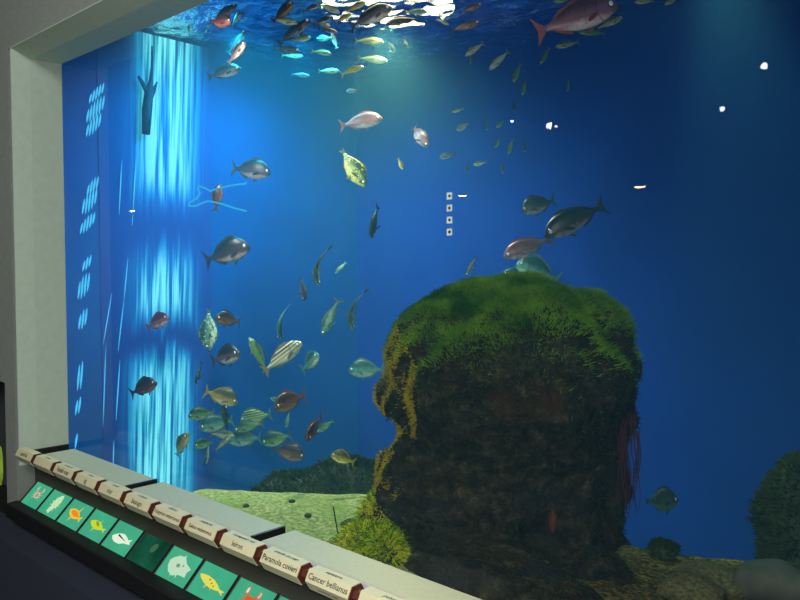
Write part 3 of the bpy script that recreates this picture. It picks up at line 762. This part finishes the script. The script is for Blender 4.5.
def fish_meshes(sp, pal, bend, stripes):
    key = (sp, pal, bend, stripes)
    if key in MESH: return MESH[key]
    up, dn, hw = SHAPES[sp]; NR = 14
    fm, fi = fish_mat(pal, stripes), fin_mat(pal)
    vs, fs = [], []
    for t_, u, d, w_ in zip(TS, up, dn, hw):
        x, y = spine(t_, bend)
        for k in range(NR):
            a = 2*math.pi*k/NR; ca, sa = math.cos(a), math.sin(a)
            sg = 1 if ca >= 0 else -1
            vs.append((x, y+w_*sg*abs(ca)**.85, (u if sa > 0 else d)*sa - (0.012 if t_ < .1 else 0)))
    for i in range(len(TS)-1):
        for k in range(NR):
            a, b = i*NR+k, i*NR+(k+1) % NR; fs.append((a, a+NR, b+NR, b))
    fs.append(tuple(range(NR))); n0 = (len(TS)-1)*NR; fs.append(tuple(range(n0+NR-1, n0-1, -1)))
    out = {'body': mesh_from('body', vs, fs, [fm], True)}
    z = .034 if sp != 'slim' else .022
    tl = .155 if sp == 'bream' else .12 if sp not in ('leaf', 'round') else .06
    out['tail_fin'] = sheet('tail_fin', [(.87, 0), (.87, z*.9), (.93, tl*.62), (1.0, tl*1.15), (.975, tl*.6), (.95, 0), (.975, -tl*.6), (1.0, -tl*1.15), (.93, -tl*.62), (.87, -z*.9)], bend, fi)
    ts = [.24, .28, .34, .40, .46, .52, .58, .64, .70, .77]
    fh = .055 if sp == 'bream' else .04
    hh = [0, .7, 1, .96, .9, .8, .75, .78, .7, .1]
    out['dorsal_fin'] = strip('dorsal_fin', ts, [interp(up, q)*.94 for q in ts], [interp(up, q)*.94+fh*k*(1 if i % 2 else .86)+.003 for i, (q, k) in enumerate(zip(ts, hh))], bend, fi)
    ts = [.55, .6, .66, .72, .78]
    out['anal_fin'] = strip('anal_fin', ts, [-interp(dn, q)*.92 for q in ts], [-interp(dn, q)*.92-fh*k-.003 for q, k in zip(ts, [0, .9, .8, .6, .1])], bend, fi)
    out['pelvic_fin'] = sheet('pelvic_fin', [(.31, -interp(dn, .31)*.9), (.35, -interp(dn, .35)*.93), (.43, -interp(dn, .43)-.035), (.40, -interp(dn, .4)-.055)], bend, fi)
    for sg in (1, -1):
        bm = bmesh.new(); base = Vector((.5-.28, sg*interp(hw, .28)*.9, -.03)); P_ = []
        for (a, b) in [(0, .012), (-.05, .022), (-.12, .01), (-.15, -.02), (-.10, -.03), (-.04, -.02), (0, -.012)]:
            P_.append(base+Vector((a, sg*(.004-a*.45), b-(-a)*.25)))
        A = [bm.verts.new(p) for p in P_]; B_ = [bm.verts.new(p+Vector((0, sg*.003, 0))) for p in P_]
        bm.faces.new(A); bm.faces.new(B_[::-1])
        for i in range(len(A)): bm.faces.new((A[i], B_[i], B_[(i+1) % 7], A[(i+1) % 7]))
        out['pectoral_fin%d' % sg] = bm_mesh('pectoral_fin', bm, [fi])
        bm = bmesh.new(); er = .036
        te = .10 if sp != 'leaf' else .12; ze = .03 if sp == 'bream' else .014
        c = Vector((.5-te, sg*(interp(hw, te)*.82), ze))
        bmesh.ops.create_uvsphere(bm, u_segments=12, v_segments=8, radius=er, matrix=Matrix.Translation(c) @ Matrix.Rotation(math.pi/2, 4, 'X'))
        for f in bm.faces:
            if (f.calc_center_median()-c).normalized().y*sg > .66: f.material_index = 1
        out['eye%d' % sg] = bm_mesh('eye', bm, [M['eye_dark'], M['eye_glint']], True)
    MESH[key] = out
    return out

ZS = {'bream': 1.36, 'mid': 1.24, 'slim': 1.2, 'leaf': 1.05, 'round': 1.9}
def fish(hx, hy, tx, ty, sp, pal, L, label, yaw=0, bend=0, roll=0, st=0, name='sea_bream', grp=None):
    px = math.hypot(hx-tx, hy-ty); yr = math.radians(yaw)
    mx_, my_ = (hx+tx)/2, (hy+ty)/2
    dep = F*L*math.cos(yr)/px
    for _ in range(60):                       # keep it inside the tank
        c = at(mx_, my_, dep); r_ = L*.5+.12
        if c.y > BW-.25 or c.x < LW+.22 or c.z > WS-.13: dep *= .97; L *= .97
        elif c.y < .16: dep *= 1.03; L *= 1.03
        else: break
    hd = at(hx, hy, dep-L/2*math.sin(yr)); tl = at(tx, ty, dep+L/2*math.sin(yr))
    d = (hd-tl).normalized(); c = (hd+tl)/2; Ls = (hd-tl).length
    u = Vector((0, 0, 1)) - d*d.z
    if u.length < .05: u = -rgt
    u.normalize(); u = Matrix.Rotation(math.radians(roll), 3, d) @ u
    s = u.cross(d)
    r = empty(name, c); r.matrix_world = Matrix.Translation(c) @ Matrix((d, s, u)).transposed().to_4x4() @ Matrix.Diagonal((Ls, Ls*1.12, Ls*ZS[sp], 1))
    tag(r, label, 'fish', grp)
    for k, me in fish_meshes(sp, pal, bend, st).items():
        link_obj(k.rstrip('-1'), me, r)
    return r

G1 = 'fish schooling under the floodlight'; G2 = 'sea bream swimming past the lit window'; G3 = 'cluster of green and silver bream low on the left'
G4 = 'small slim fish right of the beam'; G5 = 'bream above the algae topped rock'; G6 = 'slim fish hanging tail up in mid water'
SB, BG = 'sea_bream', 'bogue'
FL = [
 # under the lintel, top left
 (237, 4, 211, 23, 'slim', 'dark', .26, 'dark slim fish partly behind the lintel, just above the red fish', 0, 0, 0, 0, BG, G2),
 (232, 22, 209, 22, 'bream', 'red', .16, 'small brick red bream below the lintel at top left', 20, 0, 0, 0, SB, G2),
 (241, 12, 231, 28, 'mid', 'grey', .18, 'pale grey fish touching the right side of the red bream', 30, 0, 0, 0, SB, G2),
 (246, 30, 228, 54, 'slim', 'dark', .26, 'black headed slim fish pointing up right under the red bream', 0, 0, 0, 0, BG, G2),
 (246, 42, 228, 64, 'mid', 'grey', .19, 'silvery grey fish overlapping the tail of the black headed fish', 15, 0, 0, 0, SB, G2),
 (241, 68, 207, 77, 'mid', 'grey', .27, 'grey brown bream heading right, lowest of the group under the lintel', 0, 0, 0, 0, SB, G2),
 (190, 24, 189, 34, 'mid', 'green', .09, 'tiny green fish near the lintel above the lit window', 0, 0, 0, 0, 'small_fish', G2),
 (207, 29, 203, 34, 'mid', 'green', .06, 'tiny green fish left of the red bream tail', 0, 0, 0, 0, 'small_fish', G2),
 # school around the floodlight
 (294, 2, 272, 22, 'mid', 'brown', .3, 'brown backed fish at the top edge left of the school, nose up', 15, 0, 0, 0, BG, G1),
 (292, -3, 284, 8, 'slim', 'dark', .2, 'dark slim fish cut off by the top edge left of the school', 0, 0, 0, 0, BG, G1),
 (298, 23, 271, 20, 'slim', 'silver', .22, 'silver bellied slim fish heading right at the left end of the school', 0, -.25, 0, 1, BG, G1),
 (311, 19, 277, 45, 'slim', 'dark', .32, 'dark slim fish with a bright eye climbing up to the right', 0, 0, 0, 0, BG, G1),
 (320, 5, 302, 11, 'slim', 'grey', .18, 'olive grey slim fish near the top edge, tail to the left', 0, .25, 0, 0, BG, G1),
 (340, 13, 318, 4, 'slim', 'silver', .2, 'silver slim fish slanting down right near the top edge', 0, 0, 0, 1, BG, G1),
 (333, 16, 312, 26, 'slim', 'grey', .2, 'grey slim fish left of the bright surface patch, nose up right', 0, 0, 0, 0, BG, G1),
 (331, 27, 313, 21, 'slim', 'silver', .18, 'silver slim fish crossing beneath the grey one, nose down right', 0, 0, 0, 1, BG, G1),
 (338, 33, 317, 27, 'slim', 'grey', .2, 'grey slim fish with a bent body under the surface patch', 0, .3, 0, 0, BG, G1),
 (311, 37, 292, 41, 'mid', 'yellow', .17, 'yellowish fish below the climbing dark fish', 0, 0, 0, 0, BG, G1),
 (300, 51, 272, 48, 'slim', 'brown', .22, 'brown slim fish heading right below the climbing dark fish', 0, 0, 0, 0, BG, G1),
 (304, 56, 281, 55, 'slim', 'silver', .2, 'silver slim fish directly below the brown one', 0, 0, 0, 0, BG, G1),
 (332, 54, 311, 51, 'slim', 'yellow', .17, 'yellow spotted slim fish right of the brown and silver pair', 0, 0, 0, 0, BG, G1),
 (316, 39, 334, 38, 'mid', 'teal', .18, 'pale teal fish facing left in the middle of the school', 0, 0, 0, 0, BG, G1),
 (331, 33, 338, 50, 'slim', 'grey', .16, 'thin grey fish hanging tail down in the school', 0, .3, 0, 0, BG, G1),
 (340, 71, 318, 71, 'slim', 'silver', .18, 'bright silver slim fish swimming level under the school', 0, 0, 0, 1, BG, G1),
 (364, 67, 340, 73, 'slim', 'yellow', .18, 'curved yellow slim fish right behind the level silver one', 0, .5, 0, 0, BG, G1),
 (310, 76, 291, 74, 'slim', 'grey', .16, 'small grey slim fish at the lower left of the school', 0, 0, 0, 0, BG, G1),
 (346, 91, 359, 91, 'mid', 'dark', .11, 'tiny dark fish alone below the school', 0, 0, 0, 0, 'small_fish', G1),
 (392, 7, 349, 27, 'mid', 'grey', .4, 'large dark grey fish in front of the bright surface patch', 0, 0, 0, 0, SB, G1),
 (428, 12, 403, 12, 'slim', 'teal', .24, 'pale bluish fish level at the right of the bright patch', 0, 0, 0, 0, BG, G1),
 (386, 24, 419, 17, 'slim', 'dark', .3, 'dark grey slim fish facing left under the bright patch', 0, -.2, 0, 0, BG, G1),
 (384, 42, 354, 40, 'slim', 'yellow', .24, 'yellow green slim fish under the bright patch, nose right', 0, .15, 0, 0, BG, G1),
 (395, 53, 387, 41, 'mid', 'dark', .16, 'small dark fish diving beside the nose of the yellow green one', 20, 0, 0, 0, 'small_fish', G1),
 (408, 49, 404, 38, 'slim', 'dark', .12, 'tiny dark sliver of a fish in the pale beam', 0, .4, 0, 0, 'small_fish', G1),
 (388, 61, 357, 58, 'slim', 'silver', .25, 'silver olive slim fish heading right below the yellow green one', 0, 0, 0, 0, BG, G1),
 (352, 14, 335, 22, 'slim', 'yellow', .2, 'yellow lit slim fish at the left rim of the bright patch', 0, 0, 0, 0, BG, G1),
 (366, 2, 345, 12, 'slim', 'yellow', .2, 'yellow lit slim fish at the top edge by the bright patch', 0, 0, 0, 0, BG, G1),
 (482, 4, 459, 13, 'slim', 'brown', .22, 'brown slim fish near the top edge right of the bright patch', 0, 0, 0, 0, BG, G1),
 (480, 22, 451, 31, 'slim', 'brown', .26, 'olive brown slim fish with a bright eye, lower of two heading up right', 0, 0, 0, 0, BG, G1),
 (449, 25, 436, 18, 'slim', 'silver', .15, 'small silver fish nosing down beside the olive brown one', 0, .3, 0, 0, 'small_fish', G1),
 (463, 3, 456, -6, 'slim', 'dark', .14, 'dark fish cut off by the top edge above the brown ones', 0, 0, 0, 0, 'small_fish', G1),
 # single ones in the upper middle
 (383, 118, 339, 126, 'mid', 'pink', .36, 'rosy pink bream swimming right below the school', 0, 0, 0, 0, SB, None),
 (429, 147, 407, 124, 'mid', 'pink', .28, 'brownish pink fish diving down right with a spread tail', 20, .5, 0, 0, SB, None),
 (366, 187, 341, 149, 'leaf', 'green', .34, 'mottled pale green leaf shaped fish, head down', 0, 0, 0, 2, 'wrasse', None),
 (403, 170, 398, 158, 'mid', 'yellow', .1, 'tiny bright yellowish fish right of the leaf shaped one', 0, 0, 0, 0, 'small_fish', None),
 (371, 238, 378, 205, 'mid', 'dark', .26, 'dark fish diving steeply below the leaf shaped one', 25, 0, 0, 0, SB, None),
 # left middle
 (271, 173, 231, 168, 'bream', 'dark', .34, 'dark bream with a white belly patch above the cyan fish reflection', 0, 0, 0, 0, SB, G2),
 (220, 184, 215, 212, 'mid', 'maroon', .22, 'dark maroon fish upright behind the cyan fish reflection', 0, 0, 0, 0, SB, G2),
 (250, 246, 204, 261, 'bream', 'dark', .38, 'big dark bream heading right, under the cyan fish reflection', 0, 0, 0, 0, SB, G2),
 (169, 317, 146, 328, 'bream', 'pink', .22, 'small pinkish bream in front of the lit window', 20, 0, 0, 0, SB, G2),
 (157, 382, 130, 394, 'bream', 'maroon', .26, 'dark red brown bream in front of the lit window, lower of two', 10, 0, 0, 0, SB, G2),
 (208, 351, 209, 308, 'leaf', 'teal', .36, 'mottled teal leaf shaped fish hanging head down left of the brown bream', 0, 0, 0, 2, 'wrasse', None),
 (215, 318, 241, 322, 'bream', 'brown', .24, 'round brown bream facing left beside the teal leaf shaped fish', 35, 0, 0, 0, SB, None),
 (240, 353, 211, 361, 'bream', 'grey', .25, 'grey bream with a pale belly heading right under the round brown one', 30, 0, 0, 0, SB, None),
 (196, 384, 202, 361, 'slim', 'deep', .2, 'small dim dark fish head down below the teal leaf shaped one', 25, 0, 0, 0, 'small_fish', None),
 # tail up fish
 (318, 286, 312, 248, 'slim', 'silver', .27, 'slender silver fish with curved back and tail up, highest of the tail up fish', 0, .7, 90, 0, BG, G6),
 (335, 274, 346, 262, 'slim', 'teal', .13, 'tiny curled teal fish right of the highest tail up fish', 0, -.6, 0, 0, 'small_fish', G6),
 (305, 301, 300, 277, 'bream', 'maroon', .2, 'purplish brown fish head down between the slender silver ones', 20, 0, 0, 0, SB, G6),
 (281, 340, 276, 305, 'slim', 'teal', .25, 'slender teal fish with a white tail, leftmost of the tail up fish', 0, .5, 60, 0, BG, G6),
 (322, 336, 339, 298, 'slim', 'teal', .3, 'smooth teal fish pointing down left, broadest of the tail up fish', 0, 0, 0, 0, BG, G6),
 (352, 330, 348, 290, 'slim', 'silver', .29, 'slender fish with a white back and tail up, nearest the rock', 0, .7, 90, 0, BG, G6),
 # striped trio
 (302, 342, 263, 372, 'mid', 'silver', .36, 'silver white striped bream heading up right in mid water', 0, 0, 0, 1, SB, None),
 (249, 337, 267, 372, 'slim', 'green', .3, 'olive slim fish nose up left, its tail meeting the striped bream', 0, 0, 0, 0, BG, None),
 (319, 354, 302, 371, 'bream', 'teal', .22, 'pale silvery bream nose up right of the striped bream', 35, 0, 0, 0, SB, None),
 (348, 370, 385, 370, 'bream', 'teal', .32, 'pale green bream facing left beside the big rock', 0, 0, 0, 0, SB, None),
 (379, 396, 390, 412, 'mid', 'teal', .18, 'small pale fish half hidden by the left rim of the big rock', 0, 0, 0, 0, SB, None),
 # low cluster
 (238, 403, 204, 391, 'bream', 'yellow', .29, 'yellow green bream nose down right, topmost of the low cluster', 0, 0, 0, 0, SB, G3),
 (188, 416, 215, 413, 'bream', 'green', .25, 'green bream facing left at the upper left of the low cluster', 15, 0, 0, 0, SB, G3),
 (199, 428, 234, 420, 'bream', 'teal', .32, 'large grey green bream facing left in the middle of the low cluster', 15, 0, 0, 0, SB, G3),
 (223, 405, 228, 432, 'mid', 'deep', .25, 'dark mottled fish head up below the yellow green bream', 40, 0, 0, 0, SB, G3),
 (240, 420, 272, 414, 'bream', 'green', .3, 'bright green bream facing left at the upper right of the low cluster', 0, 0, 0, 1, SB, G3),
 (234, 430, 264, 423, 'mid', 'green', .27, 'green bream tucked under the bright green one', 0, 0, 0, 0, SB, G3),
 (227, 440, 262, 438, 'bream', 'teal', .31, 'pale grey bream facing left at the bottom of the low cluster', 0, 0, 0, 0, SB, G3),
 (235, 436, 210, 434, 'mid', 'silver', .2, 'small white bream facing right in the centre of the low cluster', 0, 0, 0, 0, SB, G3),
 (230, 437, 215, 451, 'slim', 'silver', .16, 'white bellied fish just below the small white bream', 0, 0, 0, 0, SB, G3),
 (194, 446, 214, 442, 'bream', 'green', .2, 'round green bream facing left at the lower left of the low cluster', 30, 0, 0, 0, SB, G3),
 (206, 464, 209, 444, 'slim', 'silver', .17, 'white fish hanging head down at the bottom of the low cluster', 10, 0, 0, 0, SB, G3),
 (189, 433, 172, 459, 'mid', 'yellow', .27, 'cream yellow bream with its tail down, leftmost of the low cluster', 15, .3, 0, 0, SB, G3),
 (262, 443, 292, 435, 'bream', 'green', .27, 'green bream facing left between the low cluster and the brown bream', 0, 0, 0, 0, SB, G3),
 (305, 457, 272, 448, 'bream', 'orange', .3, 'olive brown bream facing right, lowest bream left of the rock', 0, 0, 0, 0, SB, G3),
 (274, 408, 306, 395, 'bream', 'orange', .3, 'orange bream with a forked tail facing left', 35, 0, 0, 0, SB, None),
 (270, 398, 284, 403, 'mid', 'teal', .16, 'dim green fish half hidden behind the orange bream head', 0, 0, 0, 0, 'small_fish', None),
 (286, 428, 289, 412, 'slim', 'teal', .14, 'small dim green fish head down under the orange bream', 0, 0, 0, 0, 'small_fish', None),
 (306, 440, 322, 416, 'mid', 'orange', .27, 'rusty orange fish diving down left', 50, 0, 0, 0, SB, None),
 (317, 432, 334, 420, 'mid', 'green', .2, 'green fish behind the rusty orange diving one', 0, 0, 0, 0, SB, None),
 (331, 454, 355, 463, 'bream', 'yellow', .15, 'small yellow grey bream facing left above the dark rock ridge', 0, 0, 0, 0, SB, None),
 # right of the beam
 (465, 56, 484, 43, 'slim', 'silver', .22, 'silver slim fish diving left beneath the olive brown ones', 0, 0, 0, 0, BG, G4),
 (472, 65, 470, 45, 'slim', 'grey', .18, 'grey slim fish crossing the silver diving one', 10, 0, 0, 0, BG, G4),
 (489, 70, 509, 51, 'slim', 'silver', .26, 'bright silver slim fish diving left, right of the crossing pair', 0, 0, 0, 1, BG, G4),
 (513, 83, 521, 63, 'slim', 'green', .2, 'dim green slim fish hanging nose down, upper of the dim ones', 0, 0, 0, 0, BG, G4),
 (522, 96, 526, 79, 'slim', 'green', .18, 'dim green slim fish nose down, second of the dim ones from the top', 0, 0, 0, 0, BG, G4),
 (513, 112, 515, 100, 'slim', 'deep', .15, 'very faint small fish nose down above the two round lamp glints', 0, 0, 0, 0, 'small_fish', G4),
 (540, 65, 550, 47, 'slim', 'green', .22, 'green slim fish nose down left of the big pink bream tail', 0, 0, 0, 0, BG, G4),
 (555, 47, 580, 42, 'slim', 'silver', .24, 'grey slim fish with a bright eye facing left under the big pink bream', 0, 0, 0, 0, BG, G4),
 (567, 92, 569, 80, 'slim', 'green', .12, 'tiny green fish nose down, well below the big pink bream', 0, 0, 0, 0, 'small_fish', G4),
 (623, 17, 596, 29, 'slim', 'silver', .28, 'pale silver slim fish under the head of the big pink bream', 0, 0, 0, 0, BG, G4),
 (577, 31, 606, 34, 'slim', 'green', .26, 'green slim fish facing left under the belly of the big pink bream', 0, 0, 0, 0, BG, G4),
 (553, 2, 575, -3, 'slim', 'green', .22, 'green slim fish cut by the top edge above the big pink bream', 0, 0, 0, 0, BG, G4),
 (634, 2, 655, 1, 'slim', 'silver', .22, 'small slim fish at the top edge right of the big pink bream head', 0, 0, 0, 0, BG, G4),
 (664, 5, 682, -5, 'slim', 'silver', .2, 'small slim fish at the top edge, rightmost of all', 0, 0, 0, 0, BG, G4),
 (618, 4, 534, 33, 'mid', 'pink', .55, 'big rosy pink bream with a reddish tail at the top edge', 0, 0, 0, 0, SB, None),
 (452, 112, 463, 110, 'slim', 'yellow', .1, 'tiny curled yellowish fish below the diving silver pair', 0, .8, 0, 0, 'small_fish', G4),
 (456, 131, 470, 123, 'mid', 'grey', .14, 'tiny grey fish facing left under the curled yellowish one', 0, .3, 0, 0, 'small_fish', G4),
 (486, 131, 487, 118, 'slim', 'deep', .13, 'tiny dark fish nose down between two dim grey ones', 0, 0, 0, 0, 'small_fish', G4),
 (496, 128, 504, 120, 'mid', 'green', .11, 'tiny dim green fish beside the left round lamp glint', 0, 0, 0, 0, 'small_fish', G4),
 (495, 148, 500, 138, 'mid', 'green', .11, 'tiny pale green fish below the one beside the lamp glint', 0, 0, 0, 0, 'small_fish', G4),
 (508, 155, 513, 138, 'slim', 'green', .16, 'dim green slim fish nose down right of the tiny pale green one', 0, 0, 0, 0, 'small_fish', G4),
 (525, 153, 523, 140, 'slim', 'deep', .13, 'faint dark fish, rightmost of the lowest row of tiny ones', 0, 0, 0, 0, 'small_fish', G4),
 (439, 158, 457, 153, 'mid', 'grey', .17, 'small grey bream facing left, left of the lowest row of tiny ones', 0, 0, 0, 0, 'small_fish', G4),
 (467, 174, 468, 161, 'slim', 'deep', .13, 'dim dark fish nose down beside the small silvery one above the mirrored placards', 0, 0, 0, 0, 'small_fish', G4),
 (473, 165, 487, 162, 'mid', 'silver', .14, 'small silvery fish facing left above the orange lamp glint', 0, 0, 0, 0, 'small_fish', G4),
 (503, 174, 501, 162, 'slim', 'deep', .12, 'faint dark fish nose down above the dark oval bream', 0, 0, 0, 0, 'small_fish', G4),
 # above the rock
 (521, 211, 556, 200, 'bream', 'dark', .34, 'dark oval bream facing left, highest of the five above the rock', 0, 0, 0, 0, SB, G5),
 (544, 236, 606, 204, 'mid', 'dark', .46, 'large purplish dark bream facing down left, biggest of the five above the rock', 0, 0, 0, 0, SB, G5),
 (503, 257, 552, 238, 'mid', 'pink', .4, 'silvery pink bream facing down left below the large dark one', 0, 0, 0, 0, SB, G5),
 (516, 263, 560, 281, 'bream', 'teal', .4, 'pale teal bream nose up left, right of two behind the rock top', 0, 0, 0, 0, SB, G5),
 (502, 273, 532, 284, 'bream', 'teal', .3, 'pale teal bream nose left, left of two behind the rock top', 0, 0, 0, 0, SB, G5),
 (466, 276, 477, 256, 'slim', 'grey', .22, 'small grey slim fish nose down left of the rock top', 0, 0, 0, 0, BG, G5),
 (679, 499, 645, 501, 'round', 'deep', .24, 'dim dark round fish at lower right between the two rocks', 10, 0, 0, 2, 'wrasse', None),
]
for f in FL: fish(*f)

# ------------------------------------------------------------------ reflections laid on the glass and lamps of the room behind
def on_glass(px, py, y=-.003):
    d = (fwd + rgt*((px-400)/F) - upv*((py-300)/F)); return EYE + d*((y-EYE.y)/d.y)
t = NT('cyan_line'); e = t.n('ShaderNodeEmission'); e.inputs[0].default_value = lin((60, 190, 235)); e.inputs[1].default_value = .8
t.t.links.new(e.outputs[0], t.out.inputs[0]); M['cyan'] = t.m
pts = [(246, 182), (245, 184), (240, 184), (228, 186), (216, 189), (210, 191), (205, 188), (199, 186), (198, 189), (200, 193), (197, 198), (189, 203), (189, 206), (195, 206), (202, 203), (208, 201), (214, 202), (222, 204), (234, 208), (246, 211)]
bm = bmesh.new(); tube(bm, [on_glass(x, y, -.004) for x, y in pts], .0034, 6)  # neon sign's reflection built as a glowing line on the glass
o = link_obj('fish_reflection', bm_mesh('fish_reflection', bm, [M['cyan']], True))
tag(o, 'thin cyan reflection of an open neon fish outline with a tail, laid on the glass', 'reflection')
M['placard'] = mat('reflected_placard', (176, 190, 184), .6, var=.03)
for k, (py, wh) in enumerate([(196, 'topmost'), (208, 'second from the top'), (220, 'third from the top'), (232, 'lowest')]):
    c = on_glass(449.5, py, -.002); r = empty('placard_reflection', c)  # reflected placards built as flat plates on the glass
    tag(r, 'pale square placard mirrored on the glass, with dark mark, %s of four in a column' % wh, 'placard', 'square placards mirrored on the glass')
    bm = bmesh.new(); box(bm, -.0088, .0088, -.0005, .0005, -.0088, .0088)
    link_obj('backing', bm_mesh('backing', bm, [M['placard']]), r)
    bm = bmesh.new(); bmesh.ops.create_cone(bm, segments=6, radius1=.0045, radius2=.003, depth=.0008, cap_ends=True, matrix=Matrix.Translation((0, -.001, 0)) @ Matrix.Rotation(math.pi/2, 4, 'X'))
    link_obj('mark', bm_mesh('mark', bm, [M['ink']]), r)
# lamps in the visitors' room, seen only as glints in the glass
M['bulb'] = emit('bulb', (255, 246, 240), 60)
M['warm_bulb'] = emit('warm_bulb', (255, 190, 130), 110)
def room_lamp(px, py, dist, rad, flat, lab):
    q = on_glass(px, py, 0); d = (q-EYE); p = EYE + d*((dist-EYE.y)/d.y); p.y = -p.y
    r = empty('ceiling_spot', p); tag(r, lab, 'lamp', 'lamps mirrored in the glass')
    bm = bmesh.new(); bmesh.ops.create_uvsphere(bm, u_segments=12, v_segments=8, radius=1)
    for v in bm.verts: v.co = Vector((v.co.x*rad*(2.6 if flat else 1), v.co.y*rad, v.co.z*rad*(.45 if flat else 1)))
    link_obj('bulb', bm_mesh('bulb', bm, [M['warm_bulb' if flat else 'bulb']], True), r)
    bm = bmesh.new(); tube(bm, [(0, 0, rad*.5), (0, 0, 4.2-p.z)], .006, 6)
    link_obj('stem', bm_mesh('stem', bm, [M['black']]), r)
for a in [(549, 125.5, 3.2, .022, 0, 'larger of two touching round white lamp glints right of the beam'), (556, 126, 3.3, .012, 0, 'smaller of two touching round white lamp glints right of the beam'),
          (512, 121, 3.2, .013, 0, 'round white lamp glint among the tiny fish'), (722, 109, 3.0, .016, 0, 'round lamp glint in the dark blue at right, lower of two'),
          (764, 66, 3.0, .02, 0, 'round lamp glint near the top right corner'), (463, 196, 3.6, .02, 1, 'flat warm lamp glint beside the column of mirrored placards'),
          (640, 187, 3.4, .018, 1, 'flat warm lamp glint right of the large dark bream'), (132, 211, 2.0, .016, 1, 'flat warm lamp glint low in front of the lit window')]:
    room_lamp(*a)
# ------------------------------------------------------------------ lights
def lamp(name, typ, loc, energy, col, target=None, **kw):
    l = bpy.data.lights.new(name, typ); l.energy = energy; l.color = col
    for k, v in kw.items(): setattr(l, k, v)
    o = link_obj(name, l); o.location = loc
    if target is not None:
        o.rotation_euler = (Vector(target)-Vector(loc)).to_track_quat('-Z', 'Y').to_euler()
    return o
# floodlight over the water
P1 = at(388, 6, 6.0); P1.z = WS+.09
fl = empty('floodlight', P1); tag(fl, 'round floodlight glaring through the water surface above the fish school', 'lamp')
bm = bmesh.new(); bmesh.ops.create_cone(bm, segments=32, radius1=.54, radius2=.3, depth=.24, cap_ends=True, matrix=Matrix.Translation((0, 0, .13)))
link_obj('housing', bm_mesh('housing', bm, [M['black']], True), fl)
bm = bmesh.new(); tube(bm, [(0, 0, .25), (0, 0, WS+1.5-P1.z)], .02, 8); link_obj('stem', bm_mesh('stem', bm, [M['black']]), fl)
bm = bmesh.new(); bmesh.ops.create_cone(bm, segments=32, radius1=.52, radius2=.52, depth=.01, cap_ends=True)
link_obj('lens', bm_mesh('lens', bm, [emit('lamp_lens', (255, 250, 190), LENS_E)], True), fl)
Q1 = P1.copy(); Q1.z = WS-.06
lamp('flood_beam', 'SPOT', Q1, SPOT1, (1, .96, .5), at(400, 560, 4.6), spot_size=math.radians(104), spot_blend=1, shadow_soft_size=.12)
P2 = at(705, -30, 4.2); P2.z = WS-.06
lamp('side_beam', 'SPOT', P2, SPOT2, (.6, 1, .85), at(790, 300, 3.9), spot_size=math.radians(46), spot_blend=.8, shadow_soft_size=.1)
for k_, (x_, y_) in enumerate([(-5.2, 2.1), (-5.0, 2.6), (-4.7, 2.6), (-5.15, 2.4), (-4.9, 1.9)]):  # unseen blue fill spots added to brighten the water
    lamp('tank_fill_left', 'SPOT', (x_, y_, WS-.12), AREA1/5, (.03, .7, .92), (x_-.2, y_, 0), spot_size=math.radians(174), spot_blend=1, shadow_soft_size=.12)
for x_ in (-1.6, .2):  # more unseen blue spots, added to tint the water further right
    lamp('tank_fill_mid', 'SPOT', (x_, 2.5, WS-.12), AREA2/2, (.03, .2, 1), (x_, 3.0, 0), spot_size=math.radians(174), spot_blend=1, shadow_soft_size=.12)
lamp('tank_fill_front', 'SPOT', (-3.9, .55, 3.2), FRONT, (1, .92, .8), (-4.7, 2.3, 1.1), spot_size=math.radians(95), spot_blend=.9, shadow_soft_size=.25)  # added out of view to light the fish from the front
lamp('tank_fill_school', 'SPOT', (-1.0, .5, 2.95), SCHOOL, (1, .95, .85), (-4.0, 2.6, 3.2), spot_size=math.radians(42), spot_blend=.9, shadow_soft_size=.15)  # extra unseen spot put in to brighten the school
lamp('tank_fill_right', 'SPOT', (-.5, .35, 2.3), 45, (1, .96, .9), at(575, 120, 4.2), spot_size=math.radians(52), spot_blend=.9, shadow_soft_size=.1)  # unseen fill added for the fish above the rock
# camera flash and dim room light
fp = EYE + upv*.05 + rgt*.03
lamp('camera_flash', 'SPOT', fp, FLASH, (1, .97, .92), fp+fwd, spot_size=math.radians(100), spot_blend=.6, shadow_soft_size=.015)
lamp('room_light', 'AREA', (-1.2, -3.2, 4.1), ROOM, (.9, .95, .85), (-1.6, -2.2, 0), shape='RECTANGLE', size=3, size_y=2)
w = bpy.data.worlds.new('world'); S.world = w; w.use_nodes = True
w.node_tree.nodes['Background'].inputs[0].default_value = (.05, .06, .08, 1); w.node_tree.nodes['Background'].inputs[1].default_value = .2
S.view_settings.view_transform = 'Standard'; S.view_settings.look = 'None'; S.view_settings.gamma = 1; S.view_settings.exposure = EXPO
S.view_settings.use_curve_mapping = False
c_ = S.cycles
c_.use_denoising = True
try: c_.denoiser = 'OPENIMAGEDENOISE'
except Exception: pass
c_.max_bounces = 10; c_.volume_bounces = 1; c_.transparent_max_bounces = 16; c_.diffuse_bounces = 3; c_.glossy_bounces = 3
c_.sample_clamp_indirect = 4; c_.caustics_reflective = False; c_.caustics_refractive = False
